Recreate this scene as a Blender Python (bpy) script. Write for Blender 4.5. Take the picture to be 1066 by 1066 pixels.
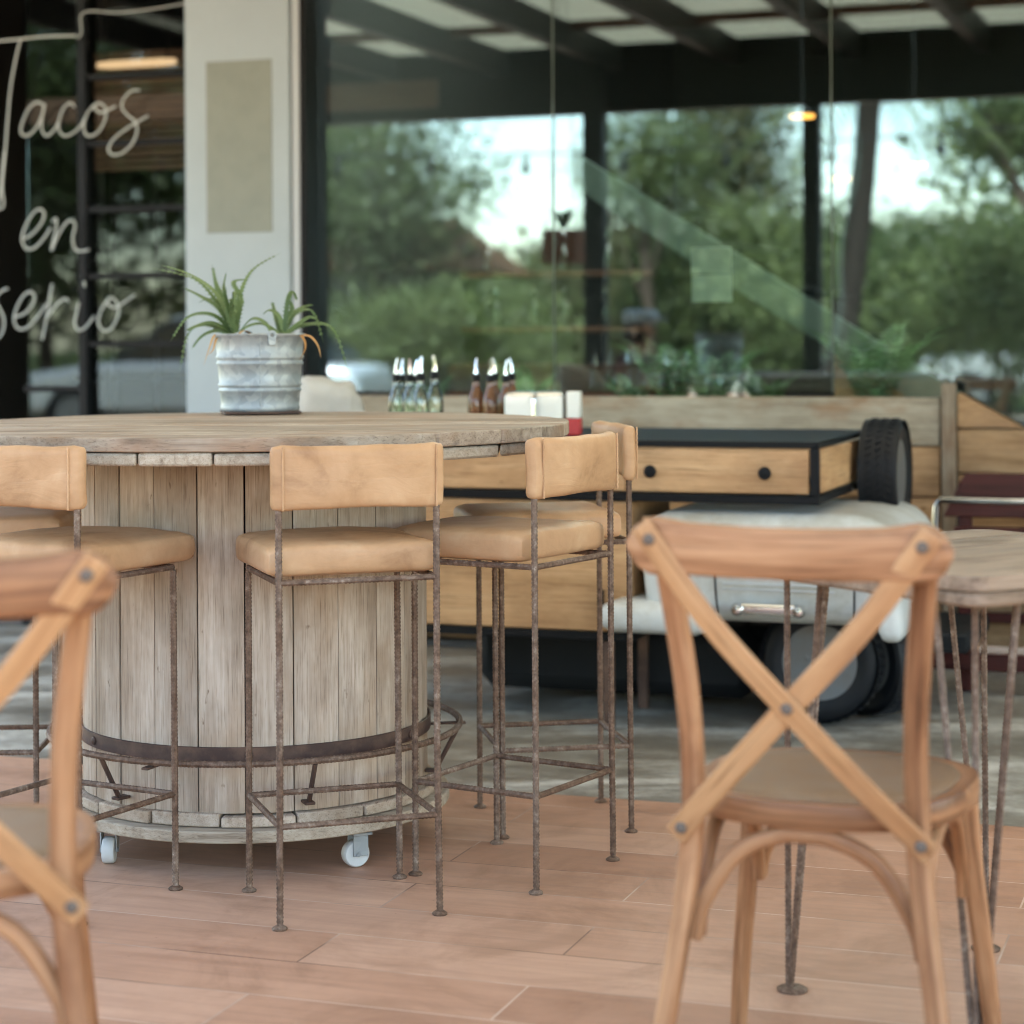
import bpy, bmesh, math, random
import numpy as np
from mathutils import Vector, Matrix, noise
rng = random.Random(11)
R = math.radians
sc = bpy.context.scene
col = sc.collection
for o in list(bpy.data.objects): bpy.data.objects.remove(o)

# ------------------------------------------------------------------ measured camera
K, H, CX, HY = 2200.0, 1.13, 533.0, 350.0      # focal length in photo pixels, eye height, optical axis
ROLL = R(.35); cr, sr = math.cos(ROLL), math.sin(ROLL)
TH = R(19.4); U = Vector((math.cos(TH), -math.sin(TH), 0)); N = Vector((math.sin(TH), math.cos(TH), 0)); V0 = 7.22
def unroll(px, py):
    dx, dy = px-CX, py-HY
    return dx*cr-dy*sr, dx*sr+dy*cr
def ground(px, py, z=0.0):
    dx, dy = unroll(px, py); Y = K*(H-z)/dy
    return Vector((dx*Y/K, Y, z))
def at(px, py, Y):
    dx, dy = unroll(px, py)
    return Vector((dx*Y/K, Y, H-dy*Y/K))
def F(a, b, z=0.0): return U*a + N*(V0+b) + Vector((0, 0, z))
def fa(px, py, b):
    """point of the plane at distance b behind the shop front: (along the front, z)"""
    dx, dy = unroll(px, py)
    t = (b+V0)/(N.x*dx/K+N.y)
    return U.x*dx/K*t+U.y*t, H-dy/K*t
FROT = -TH

# ------------------------------------------------------------------ mesh builder
class MB:
    def __init__(s): s.v, s.f, s.g, s.r = [], [], [], []
    def add(s, vs, fs, gs=None, rnd=None, M=None):
        o = len(s.v); rnd = rng.random() if rnd is None else rnd
        gs = gs or vs
        for p, g in zip(vs, gs):
            p = Vector(p)
            s.v.append(M @ p if M else p); s.g.append(tuple(g)); s.r.append(rnd)
        for f in fs: s.f.append([i+o for i in f])
        return s
    def box(s, c, d, ch=.003, ax=0, M=None, rnd=None):
        c = Vector(c); h = [x/2 for x in d]; ch = min(ch, min(h)*.6)
        vs, gs = [], []
        for i in range(8):
            sg = [1 if i >> k & 1 else -1 for k in range(3)]
            for k in range(3):
                p = [sg[j]*(h[j] if j == k else h[j]-ch) for j in range(3)]
                vs.append(c+Vector(p)); q = c+Vector(p)
                gs.append((q[ax], q[(ax+1) % 3], q[(ax+2) % 3]))
        fs = []
        for k in range(3):
            i, j = (k+1) % 3, (k+2) % 3
            for sgn in (0, 1):
                q = [(a << i) | (b << j) | (sgn << k) for a, b in ((0, 0), (1, 0), (1, 1), (0, 1))]
                fs.append([x*3+k for x in q])
            for a in (0, 1):
                for b in (0, 1):
                    c0 = (a << i) | (b << j); c1 = c0 | (1 << k)
                    fs.append([c0*3+i, c0*3+j, c1*3+j, c1*3+i])
        for i in range(8): fs.append([i*3, i*3+1, i*3+2])
        return s.add(vs, fs, gs, rnd, M)
    def frames(s, pts, closed):
        n = len(pts); T = []
        for i in range(n):
            a = pts[(i-1) % n] if (closed or i > 0) else pts[i]
            b = pts[(i+1) % n] if (closed or i < n-1) else pts[i]
            T.append((b-a).normalized())
        nrm = T[0].orthogonal().normalized(); out = []
        for t in T:
            nrm = (nrm-t*nrm.dot(t)).normalized(); out.append((t, nrm, t.cross(nrm)))
        return out
    def tube(s, pts, r, n=8, closed=False, rs=None, M=None, rnd=None):
        pts = [Vector(p) for p in pts]; fr = s.frames(pts, closed); vs, gs, fs = [], [], []; L = 0
        for i, p in enumerate(pts):
            if i: L += (p-pts[i-1]).length
            rr = rs[i] if rs else r
            for k in range(n):
                a = 2*math.pi*k/n; x, y = rr*math.cos(a), rr*math.sin(a)
                vs.append(p+fr[i][1]*x+fr[i][2]*y); gs.append((L, x, y))
        m = len(pts)
        for i in range(m if closed else m-1):
            for k in range(n):
                j = (i+1) % m; fs.append([i*n+k, i*n+(k+1) % n, j*n+(k+1) % n, j*n+k])
        if not closed:
            fs.append(list(range(n))); fs.append([(m-1)*n+k for k in range(n)])
        return s.add(vs, fs, gs, rnd, M)
    def rebar(s, pts, r, closed=False, M=None, pitch=.008):
        """ribbed reinforcing bar along a polyline"""
        pts = [Vector(p) for p in pts]; q = []; m = len(pts)
        for i in range(m if closed else m-1):
            a, b = pts[i], pts[(i+1) % m]; k = max(1, round((b-a).length/(pitch/2)))
            for j in range(k): q.append(a.lerp(b, j/k))
        if not closed: q.append(pts[-1])
        rs = [r*(1.10 if i % 2 else .90)*rng.uniform(.985, 1.015) for i in range(len(q))]
        return s.tube(q, r, 7, closed, rs, M)
    def sweep(s, pts, prof, up, M=None, rnd=None, scale=None, cap=True):
        """profile [(side, up)] swept along pts; up is a vector or a list of vectors"""
        pts = [Vector(p) for p in pts]; m = len(pts); n = len(prof); vs, gs, fs = [], [], []; L = 0
        for i, p in enumerate(pts):
            t = (pts[min(i+1, m-1)]-pts[max(i-1, 0)]).normalized()
            w = Vector(up[i] if isinstance(up, list) else up); w = (w-t*w.dot(t)).normalized(); b = t.cross(w)
            if i: L += (p-pts[i-1]).length
            k = scale[i] if scale else (1, 1)
            for x, y in prof:
                vs.append(p+b*x*k[0]+w*y*k[1]); gs.append((L, x*k[0], y*k[1]))
        for i in range(m-1):
            for k in range(n): fs.append([i*n+k, i*n+(k+1) % n, (i+1)*n+(k+1) % n, (i+1)*n+k])
        if cap: fs.append(list(range(n))); fs.append([(m-1)*n+k for k in range(n)])
        return s.add(vs, fs, gs, rnd, M)
    def lathe(s, prof, n=28, M=None, rnd=None, closed=False):
        vs, gs, fs = [], [], []; m = len(prof)
        for r, z in prof:
            for k in range(n):
                a = 2*math.pi*k/n; vs.append((r*math.cos(a), r*math.sin(a), z)); gs.append((z, r*math.cos(a), r*math.sin(a)))
        for i in range(m if closed else m-1):
            j = (i+1) % m
            for k in range(n): fs.append([i*n+k, i*n+(k+1) % n, j*n+(k+1) % n, j*n+k])
        if not closed:
            if prof[0][0] > 1e-4: fs.append(list(range(n)))
            if prof[-1][0] > 1e-4: fs.append([(m-1)*n+k for k in range(n)])
        return s.add(vs, fs, gs, rnd, M)
    def prism(s, poly, z0, z1, M=None, rnd=None, ax=0):
        n = len(poly); vs = [(x, y, z0) for x, y in poly]+[(x, y, z1) for x, y in poly]
        fs = [list(range(n)), [n+i for i in range(n)]]+[[i, (i+1) % n, n+(i+1) % n, n+i] for i in range(n)]
        gs = [(p[ax], p[(ax+1) % 3], p[(ax+2) % 3]) for p in vs]
        return s.add(vs, fs, gs, rnd, M)
    def rbox(s, c, half, r, n=8, fn=None, M=None, rnd=None):
        """rounded box with n cells a side, fn(x, y, z) bends it"""
        idx, vs, fs = {}, [], []
        def vert(i, j, k):
            key = (i, j, k)
            if key not in idx:
                q = [(-1+2*t/n)*h for t, h in zip(key, half)]
                inner = [max(-(h-r), min(h-r, x)) for x, h in zip(q, half)]
                d = Vector([x-y for x, y in zip(q, inner)])
                p = Vector(inner)+(d.normalized()*r if d.length > 1e-9 else d)
                idx[key] = len(vs); vs.append(p)
            return idx[key]
        for a in range(n):
            for b in range(n):
                for e in (0, n):
                    for perm in ((0, 1, 2), (1, 2, 0), (2, 0, 1)):
                        q = []
                        for (x, y) in ((a, b), (a+1, b), (a+1, b+1), (a, b+1)):
                            t = [0, 0, 0]; t[perm[0]] = x; t[perm[1]] = y; t[perm[2]] = e; q.append(vert(*t))
                        fs.append(q)
        gs = [tuple(p) for p in vs]
        if fn: vs = [fn(*p) for p in vs]
        return s.add([Vector(c)+Vector(p) for p in vs], fs, gs, rnd, M)
    def build(s, name, mat, parent=None, ang=38, bevel=0, loc=None):
        me = bpy.data.meshes.new(name); me.from_pydata([tuple(p) for p in s.v], [], s.f)
        bm = bmesh.new(); bm.from_mesh(me); bmesh.ops.recalc_face_normals(bm, faces=bm.faces); bm.to_mesh(me); bm.free()
        a = me.attributes.new('gc', 'FLOAT_VECTOR', 'POINT'); a.data.foreach_set('vector', [x for g in s.g for x in g])
        a = me.attributes.new('rnd', 'FLOAT', 'POINT'); a.data.foreach_set('value', s.r)
        me.polygons.foreach_set('use_smooth', [True]*len(me.polygons))
        me.set_sharp_from_angle(angle=R(ang))
        me.materials.append(mat)
        o = bpy.data.objects.new(name, me); col.objects.link(o)
        if parent: o.parent = parent
        if loc is not None: o.location = loc
        if bevel:
            b = o.modifiers.new('bevel', 'BEVEL'); b.width = bevel; b.segments = 2; b.limit_method = 'ANGLE'; b.angle_limit = R(40)
        return o

def tag(o, label=None, cat=None, group=None, kind=None):
    if label: o['label'] = label
    if cat: o['category'] = cat
    if group: o['group'] = group
    if kind: o['kind'] = kind
    return o
def thing(name, label, cat, loc=(0, 0, 0), rz=0.0, group=None):
    o = bpy.data.objects.new(name, None); o.empty_display_size = .1; col.objects.link(o)
    o.location = loc; o.rotation_euler = (0, 0, rz)
    return tag(o, label, cat, group)
def copy_tree(o, parent=None):
    c = o.copy(); col.objects.link(c)
    if parent: c.parent = parent
    for ch in list(o.children): copy_tree(ch, c)
    return c
def place(o, loc, rz=None, label=None, group=None):
    o.location = loc
    if rz is not None: o.rotation_euler = (0, 0, rz)
    if label: o['label'] = label
    if group: o['group'] = group
    return o
def T(x=0, y=0, z=0): return Matrix.Translation((x, y, z))
def RX(a): return Matrix.Rotation(a, 4, 'X')
def RY(a): return Matrix.Rotation(a, 4, 'Y')
def RZ(a): return Matrix.Rotation(a, 4, 'Z')
def smoothpath(pts, k=8, closed=False):
    P = [Vector(p) for p in pts]; n = len(P); out = []
    for i in range(n if closed else n-1):
        g = lambda j: P[j % n] if closed else P[max(0, min(n-1, j))]
        p0, p1, p2, p3 = g(i-1), g(i), g(i+1), g(i+2)
        for j in range(k):
            t = j/k
            out.append(.5*((2*p1)+(p2-p0)*t+(2*p0-5*p1+4*p2-p3)*t*t+(3*p1-p0-3*p2+p3)*t**3))
    if not closed: out.append(P[-1])
    return out
def rrect(w, h, r=None, k=3):
    r = min(w, h)*.3 if r is None else r; out = []
    for cx, cy, a0 in ((w/2-r, h/2-r, 0), (-w/2+r, h/2-r, 90), (-w/2+r, -h/2+r, 180), (w/2-r, -h/2+r, 270)):
        for i in range(k+1):
            a = R(a0+90*i/k); out.append((cx+r*math.cos(a), cy+r*math.sin(a)))
    return out

# ------------------------------------------------------------------ materials
class Mat:
    def __init__(s, name):
        s.m = bpy.data.materials.new(name); s.m.use_nodes = True; s.t = s.m.node_tree; s.n = s.t.nodes
        s.b = s.n['Principled BSDF']; s.out = s.n['Material Output']
    def node(s, k, **kw):
        x = s.n.new(k)
        for a, v in kw.items():
            if a in x.bl_rna.properties: setattr(x, a, v)
            else: x.inputs[a].default_value = v
        return x
    def link(s, a, b): s.t.links.new(a, b)
    def ramp(s, src, stops, interp='LINEAR'):
        x = s.n.new('ShaderNodeValToRGB'); e = x.color_ramp.elements; x.color_ramp.interpolation = interp
        while len(e) < len(stops): e.new(.5)
        for i, (p, c) in enumerate(stops):
            e[i].position = p; e[i].color = (*c, 1) if len(c) == 3 else c
        s.link(src, x.inputs[0]); return x.outputs[0]
    def coords(s, kind='gc', scale=(1, 1, 1), jit=True, rot=(0, 0, 0)):
        if kind == 'gc':
            v = s.node('ShaderNodeAttribute', attribute_name='gc').outputs['Vector']
        else:
            v = s.node('ShaderNodeTexCoord').outputs[kind]
        if jit:
            r = s.node('ShaderNodeAttribute', attribute_name='rnd').outputs['Fac']
            oi = s.node('ShaderNodeObjectInfo').outputs['Random']
            ad = s.node('ShaderNodeMath', operation='ADD'); s.link(r, ad.inputs[0]); s.link(oi, ad.inputs[1])
            sv = s.node('ShaderNodeVectorMath', operation='SCALE'); sv.inputs[0].default_value = (13.7, 7.3, 5.1); s.link(ad.outputs[0], sv.inputs['Scale'])
            av = s.node('ShaderNodeVectorMath', operation='ADD'); s.link(v, av.inputs[0]); s.link(sv.outputs[0], av.inputs[1]); v = av.outputs[0]
        mp = s.node('ShaderNodeMapping'); s.link(v, mp.inputs[0]); mp.inputs['Scale'].default_value = scale; mp.inputs['Rotation'].default_value = rot
        return mp.outputs[0]
    def noise(s, vec, scale, detail=6, rough=.6, dist=0):
        x = s.node('ShaderNodeTexNoise'); s.link(vec, x.inputs['Vector'])
        x.inputs['Scale'].default_value = scale; x.inputs['Detail'].default_value = detail
        x.inputs['Roughness'].default_value = rough; x.inputs['Distortion'].default_value = dist
        return x.outputs['Fac']
    def mix(s, fac, a, b, mode='MIX'):
        x = s.n.new('ShaderNodeMix'); x.data_type = 'RGBA'; x.blend_type = mode
        for i, v in ((0, fac), (6, a), (7, b)):
            if hasattr(v, 'node'): s.link(v, x.inputs[i])
            else: x.inputs[i].default_value = v if i == 0 else (*v, 1)
        return x.outputs[2]
    def vary(s, colr, lo, hi, sat=1.0):
        """brightness jitter per piece"""
        r = s.node('ShaderNodeAttribute', attribute_name='rnd').outputs['Fac']
        mr = s.node('ShaderNodeMapRange'); s.link(r, mr.inputs[0]); mr.inputs[3].default_value = lo; mr.inputs[4].default_value = hi
        h = s.node('ShaderNodeHueSaturation'); h.inputs['Saturation'].default_value = sat
        s.link(mr.outputs[0], h.inputs['Value']); s.link(colr, h.inputs['Color']); return h.outputs[0]
    def bump(s, src, strength, dist=.002):
        x = s.node('ShaderNodeBump'); x.inputs['Strength'].default_value = strength; x.inputs['Distance'].default_value = dist
        s.link(src, x.inputs['Height'])
        prev = s.b.inputs['Normal'].links
        if prev: s.link(prev[0].from_socket, x.inputs['Normal'])
        s.link(x.outputs[0], s.b.inputs['Normal'])
    def color(s, c):
        if hasattr(c, 'node'): s.link(c, s.b.inputs['Base Color'])
        else: s.b.inputs['Base Color'].default_value = (*c, 1)
        return s
    def set(s, **kw):
        for a, v in kw.items(): s.b.inputs[a.replace('_', ' ')].default_value = v
        return s

def wood(name, dark, mid, light, rough=.6, var=(.85, 1.15), grain=1.0, stain=None, spec=.3, bump=.35, sat=1.0, spots=False, pos=(.3, .48, .7), pore=.62):
    m = Mat(name)
    v1 = m.coords(scale=(1.6*grain, 34*grain, 34*grain)); g1 = m.noise(v1, 2.2, 8, .62, .5)
    v2 = m.coords(scale=(.9*grain, 9*grain, 9*grain)); g2 = m.noise(v2, 1.6, 4, .55, 1.4)
    g = m.mix(.45, g1, g2)
    c = m.ramp(g, [(pos[0], dark), (pos[1], mid), (pos[2], light)])
    if stain:
        s = m.noise(m.coords(scale=(2.5, 5, 5)), 1.7, 5, .6); f = m.ramp(s, [(.50, (0, 0, 0)), (.72, (1, 1, 1))])
        c = m.mix(f, c, stain)
    if spots:
        q = m.noise(m.coords(scale=(10, 24, 24)), 1.6, 3, .6); c = m.mix(1.0, c, m.ramp(q, [(.675, (1, 1, 1)), (.73, (.45, .39, .34))]), 'MULTIPLY')
        q = m.noise(m.coords(scale=(1.5, 3, 3)), 1.6, 5, .65); c = m.mix(1.0, c, m.ramp(q, [(.35, (.70, .66, .62)), (.6, (1.08, 1.08, 1.08))]), 'MULTIPLY')
    v3 = m.coords(scale=(5*grain, 150*grain, 150*grain)); p = m.noise(v3, 2.0, 3, .6, .2)
    pr = m.ramp(p, [(.30, (pore, pore*.95, pore*.9)), (.46, (1, 1, 1)), (.62, (1, 1, 1)), (.78, (1.12, 1.12, 1.12))]); c = m.mix(1.0, c, pr, 'MULTIPLY')
    m.color(m.vary(c, *var, sat)); m.set(Specular_IOR_Level=spec)
    rr = m.ramp(g, [(.3, (rough*.8,)*3), (.7, (min(1, rough*1.25),)*3)]); m.link(rr, m.b.inputs['Roughness'])
    m.bump(g1, bump, .0015); m.bump(p, bump*.6, .0008)
    return m.m
def plain(name, c, rough=.5, metal=0, spec=.5, bump=0, bscale=60, var=None, dirt=None):
    m = Mat(name); cc = c
    if dirt:
        n = m.noise(m.coords(scale=(1, 1, 1)), dirt[1], 6, .65); f = m.ramp(n, [(.42, (0, 0, 0)), (.7, (1, 1, 1))]); cc = m.mix(f, c, dirt[0])
    if var:
        if not hasattr(cc, 'node'):
            x = m.node('ShaderNodeRGB'); x.outputs[0].default_value = (*cc, 1); cc = x.outputs[0]
        cc = m.vary(cc, *var)
    m.color(cc).set(Roughness=rough, Metallic=metal, Specular_IOR_Level=spec)
    if bump: m.bump(m.noise(m.coords(), bscale, 4), bump, .002)
    return m.m
M = {}
M['grey_wood'] = wood('weathered spool wood', (.23, .172, .125), (.415, .335, .262), (.54, .465, .385), .75, (.80, 1.12), 1.25, (.40, .30, .215), .2, .5, 1.0, True, (.30, .46, .68), .62)
M['top_wood'] = wood('grey table top wood', (.14, .10, .072), (.35, .28, .215), (.49, .42, .345), .62, (.72, 1.15), 1.0, (.30, .185, .115), .3, .6, 1.0, True)
M['end_wood'] = wood('pale plank ends', (.18, .13, .09), (.40, .33, .25), (.54, .47, .38), .8, (.8, 1.1), 1.6, None, .2, .5)
M['chair_wood'] = wood('varnished chestnut chair wood', (.12, .046, .019), (.31, .145, .066), (.45, .245, .125), .42, (.9, 1.08), .6, (.20, .08, .034), .28, .35, 1.0, False, (.36, .49, .62), .5)
M['strap_wood'] = wood('pale bent strap wood', (.28, .13, .055), (.43, .23, .105), (.53, .325, .17), .45, (.95, 1.05), .6, (.34, .17, .08), .25, .3, 1.0, False, (.34, .48, .64), .55)
M['cart_wood'] = wood('honey plywood', (.36, .205, .10), (.47, .29, .15), (.56, .375, .215), .5, (.94, 1.05), .7, (.40, .23, .115), .3, .15, 1.0, True)
M['plank_wood'] = wood('rough wall planks', (.20, .11, .052), (.38, .235, .125), (.50, .35, .21), .75, (.75, 1.15), .8, (.26, .16, .09), .2, .4, 1.0, True)
M['pale_plank'] = wood('pale grey green planks', (.22, .185, .14), (.36, .32, .25), (.46, .42, .34), .8, (.8, 1.1), .8, (.27, .16, .09), .2, .4, 1.0, True)
M['post_wood'] = wood('grey brown post wood', (.13, .10, .075), (.24, .195, .145), (.33, .28, .22), .8, (.9, 1.1), .9, (.17, .11, .07), .2, .4)
M['slab_wood'] = wood('worn grey brown slab', (.10, .062, .042), (.25, .175, .12), (.37, .28, .205), .6, (.85, 1.1), .9, (.12, .075, .045), .25, .4)
M['mahogany'] = wood('dark red mahogany', (.02, .005, .004), (.05, .011, .009), (.085, .02, .015), .35, (.9, 1.1), .8, None, .25, .1)
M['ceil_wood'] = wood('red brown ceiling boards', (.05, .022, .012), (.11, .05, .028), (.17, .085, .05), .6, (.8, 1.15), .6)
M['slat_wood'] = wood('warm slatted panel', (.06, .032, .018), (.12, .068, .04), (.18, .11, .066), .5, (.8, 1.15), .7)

def rust():
    m = Mat('rusty reinforcing bar')
    n = m.noise(m.coords('Object', jit=True), 75, 8, .72); c = m.ramp(n, [(.3, (.045, .026, .018)), (.5, (.125, .075, .05)), (.66, (.21, .14, .10)), (.80, (.40, .33, .27))])
    k = m.noise(m.coords('Object', jit=True), 3.5, 4, .6); f = m.ramp(k, [(.45, (0, 0, 0)), (.62, (1, 1, 1))])
    c2 = m.ramp(n, [(.3, (.075, .048, .034)), (.54, (.20, .14, .105)), (.74, (.44, .38, .32))])
    m.color(m.mix(f, c, c2)).set(Roughness=.62, Metallic=.15, Specular_IOR_Level=.22); m.bump(n, .4, .001); return m.m
M['rust'] = rust()
M['rivet'] = plain('dull brown rivet', (.13, .105, .085), .7, 0, .1, .2, 60)
M['iron'] = plain('brown iron strap', (.065, .04, .032), .6, .1, .2, .3, 40, None, ((.14, .085, .06), 14))
def leather():
    m = Mat('tan leather')
    n = m.noise(m.coords('gc'), 7, 6, .62, .4); c = m.ramp(n, [(.26, (.27, .14, .068)), (.42, (.43, .25, .13)), (.56, (.49, .295, .16)), (.74, (.56, .37, .22))])
    f = m.noise(m.coords('gc'), 240, 3, .5); w = m.noise(m.coords('gc', scale=(1, 1, 2.4)), 11, 4, .55, 1.2)
    m.color(c).set(Roughness=.46, Specular_IOR_Level=.26); m.bump(f, .12, .0008); m.bump(w, .22, .008); return m.m
M['leather'] = leather()
M['pad'] = plain('taupe seat pad', (.21, .13, .075), .5, 0, .15, .15, 120, None, ((.22, .155, .105), 9))
def galv():
    m = Mat('galvanised steel'); v = m.node('ShaderNodeTexVoronoi'); v.inputs['Scale'].default_value = 55; m.link(m.coords('gc', jit=False), v.inputs['Vector'])
    n = m.noise(m.coords('gc'), 9, 6, .65)
    c = m.mix(n, m.ramp(v.outputs['Color'], [(.2, (.22, .245, .26)), (.8, (.42, .45, .46))]), (.30, .325, .34)); m.color(c)
    m.set(Metallic=.5, Specular_IOR_Level=.5); r = m.ramp(n, [(.3, (.42, .42, .42)), (.7, (.62, .62, .62))]); m.link(r, m.b.inputs['Roughness']); return m.m
M['galv'] = galv()
M['black'] = plain('black painted steel', (.006, .0065, .0075), .5, 0, .16, .05)
M['black_dull'] = plain('dull black', (.010, .011, .012), .8, 0, .2)
M['rubber'] = plain('black rubber', (.009, .010, .012), .5, 0, .25, .2, 90)
M['chrome'] = plain('chrome', (.75, .77, .78), .14, 1)
M['alu'] = plain('white aluminium', (.40, .43, .46), .5, 0, .2)
M['rim'] = plain('grey wheel rim', (.17, .18, .185), .45, .5, .5, .1, 30, None, ((.16, .15, .14), 12))
M['white_paint'] = plain('worn white car paint', (.52, .55, .555), .4, 0, .3, .08, 20, None, ((.33, .32, .28), 5))
M['white_plastic'] = plain('white plastic', (.56, .57, .56), .45, 0, .3, 0, 60, None, ((.55, .55, .53), 40))
M['letter'] = plain('white tube lettering', (.42, .45, .44), .45)
M['paper'] = plain('white paper', (.75, .76, .72), .8)
M['red'] = plain('red card', (.42, .03, .03), .5)
M['terracotta'] = plain('terracotta', (.22, .065, .03), .75, 0, .3, .2, 40, None, ((.13, .05, .03), 18))
M['rock'] = plain('white rock', (.46, .46, .44), .85, 0, .3, .8, 18, None, ((.40, .39, .36), 10))
M['soil'] = plain('soil', (.035, .024, .016), .95, 0, .1, .8, 80)
M['plaster'] = plain('pale grey plaster', (.345, .40, .44), .75, 0, .3, .08, 60, None, ((.32, .37, .405), 3))
M['plaque'] = plain('sage grey plaque', (.225, .245, .22), .8, 0, .3, .15, 180, None, ((.20, .22, .20), 8))
M['stringer'] = plain('grey green painted steel', (.10, .13, .11), .55, 0, .4, .05, 30)
M['render'] = plain('pale house render', (.17, .185, .165), .85, 0, .2, .2, 8)
M['thatch'] = plain('brown thatch', (.12, .07, .04), .9, 0, .1, .6, 30, None, ((.07, .045, .028), 12))
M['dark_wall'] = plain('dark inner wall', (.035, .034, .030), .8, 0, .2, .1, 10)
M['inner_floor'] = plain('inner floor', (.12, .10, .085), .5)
M['skin'] = plain('skin', (.42, .24, .16), .5)
M['hair'] = plain('dark hair', (.012, .009, .008), .6)
M['cap'] = plain('grey cap', (.40, .41, .42), .8)
M['maroon'] = plain('maroon shirt', (.065, .016, .022), .85)
M['apron'] = plain('grey trousers', (.22, .23, .25), .85)
M['silver_paint'] = plain('silver car paint', (.50, .53, .55), .25, .4)
M['car_glass'] = plain('dark car glass', (.015, .018, .02), .05, 0, .8)
M['grass'] = plain('grass', (.055, .085, .025), .9, 0, .1, .8, 30, None, ((.09, .085, .04), 1.5))
M['shaded_palm_bark'] = plain('palm bark darkened for shade', (.022, .018, .015), .9, 0, .1, .8, 20)  # bark colour darkened to stand for the trunk's shaded side
M['bark'] = plain('bark', (.06, .045, .034), .9, 0, .1, .8, 20)

def leafmat(name, a, b, c, transl=.35):
    m = Mat(name); r = m.node('ShaderNodeAttribute', attribute_name='rnd').outputs['Fac']
    cc = m.ramp(r, [(.0, a), (.5, b), (1, c)]); m.color(cc).set(Roughness=.5, Specular_IOR_Level=.35)
    t = m.node('ShaderNodeBsdfTranslucent'); m.link(cc, t.inputs['Color'])
    x = m.node('ShaderNodeMixShader'); x.inputs[0].default_value = transl
    m.link(m.b.outputs[0], x.inputs[1]); m.link(t.outputs[0], x.inputs[2]); m.link(x.outputs[0], m.out.inputs[0]); return m.m
M['leaf_dark'] = leafmat('dark tree leaves', (.024, .037, .012), (.055, .080, .026), (.11, .14, .050))
M['leaf_mid'] = leafmat('mid green leaves', (.045, .065, .021), (.09, .12, .040), (.17, .20, .072))
M['leaf_dry'] = leafmat('olive leaves', (.05, .055, .022), (.085, .09, .035), (.14, .13, .055))
M['fern'] = leafmat('fern green', (.03, .075, .026), (.055, .12, .045), (.10, .18, .075))
M['aloe'] = leafmat('aloe green', (.065, .11, .038), (.11, .17, .062), (.17, .235, .095), .15)
M['aloe_dry'] = leafmat('dry aloe leaves', (.42, .20, .06), (.50, .27, .10), (.50, .32, .15), .2)

def deck():
    m = Mat('wood look deck tiles')
    v = m.coords('Object', jit=False, rot=(0, 0, TH))
    br = m.node('ShaderNodeTexBrick'); m.link(v, br.inputs['Vector'])
    br.offset = .37; br.squash = 1
    for k, x in (('Scale', 1), ('Mortar Size', .0021), ('Mortar Smooth', .1), ('Bias', 0), ('Brick Width', 1.2), ('Row Height', .193)): br.inputs[k].default_value = x
    br.inputs['Color1'].default_value = (.0, .0, .0, 1); br.inputs['Color2'].default_value = (1, 1, 1, 1); br.inputs['Mortar'].default_value = (.5, .5, .5, 1)
    base = m.ramp(br.outputs['Color'], [(0, (.37, .20, .128)), (.5, (.445, .258, .172)), (1, (.51, .315, .22))])
    sep = m.node('ShaderNodeVectorMath', operation='SCALE'); m.link(br.outputs['Color'], sep.inputs[0]); sep.inputs['Scale'].default_value = 9
    ad = m.node('ShaderNodeVectorMath', operation='ADD'); m.link(v, ad.inputs[0]); m.link(sep.outputs[0], ad.inputs[1])
    mp = m.node('ShaderNodeMapping'); m.link(ad.outputs[0], mp.inputs[0]); mp.inputs['Scale'].default_value = (1.0, 16, 1)
    g = m.noise(mp.outputs[0], 2.5, 8, .62, .4); gr = m.ramp(g, [(.3, (.84, .81, .80)), (.5, (1, 1, 1)), (.72, (1.10, 1.12, 1.13))])
    c = m.mix(1.0, base, gr, 'MULTIPLY')
    d = m.noise(v, .9, 6, .6); dr = m.ramp(d, [(.35, (.86, .84, .82)), (.6, (1.04, 1.05, 1.06))]); c = m.mix(1.0, c, dr, 'MULTIPLY')
    sp = m.noise(v, 38, 5, .75); c = m.mix(1.0, c, m.ramp(sp, [(.26, (.45, .40, .38)), (.33, (1, 1, 1))]), 'MULTIPLY')
    sm = m.noise(v, 3.4, 7, .7, .8); c = m.mix(1.0, c, m.ramp(sm, [(.36, (.82, .80, .78)), (.5, (1, 1, 1)), (.66, (1.08, 1.09, 1.10))]), 'MULTIPLY')
    gj = m.noise(v, 2.2, 3, .5); grout = m.ramp(gj, [(.42, (.22, .13, .09)), (.55, (.55, .40, .31))])
    c = m.mix(br.outputs['Fac'], c, grout); m.color(c)
    rr = m.ramp(g, [(.3, (.40, .40, .40)), (.7, (.56, .56, .56))]); m.link(rr, m.b.inputs['Roughness']); m.set(Specular_IOR_Level=.16)
    inv = m.node('ShaderNodeMath', operation='SUBTRACT'); inv.inputs[0].default_value = 1; m.link(br.outputs['Fac'], inv.inputs[1]); m.bump(inv.outputs[0], .5, .002); m.bump(g, .08, .001)
    return m.m
M['deck'] = deck()
def concrete():
    m = Mat('stained concrete'); v = m.coords('Object', jit=False, rot=(0, 0, TH))
    a = m.noise(m.coords('Object', jit=False, rot=(0, 0, TH), scale=(.8, 2.0, 1)), 1.5, 9, .66, .6); b = m.noise(v, 14, 6, .7)
    c = m.ramp(m.mix(.3, a, b), [(.36, (.11, .097, .078)), (.47, (.20, .185, .155)), (.54, (.31, .30, .265)), (.63, (.53, .52, .48))])
    m.color(c); r = m.ramp(a, [(.4, (.35, .35, .35)), (.65, (.7, .7, .7))]); m.link(r, m.b.inputs['Roughness']); m.bump(b, .2, .004); return m.m
M['concrete'] = concrete()
M['bounce_paving'] = plain('pale sandy paving', (.30, .25, .195), .85, 0, .2, .3, 20, None, ((.24, .20, .15), 2))
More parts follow.
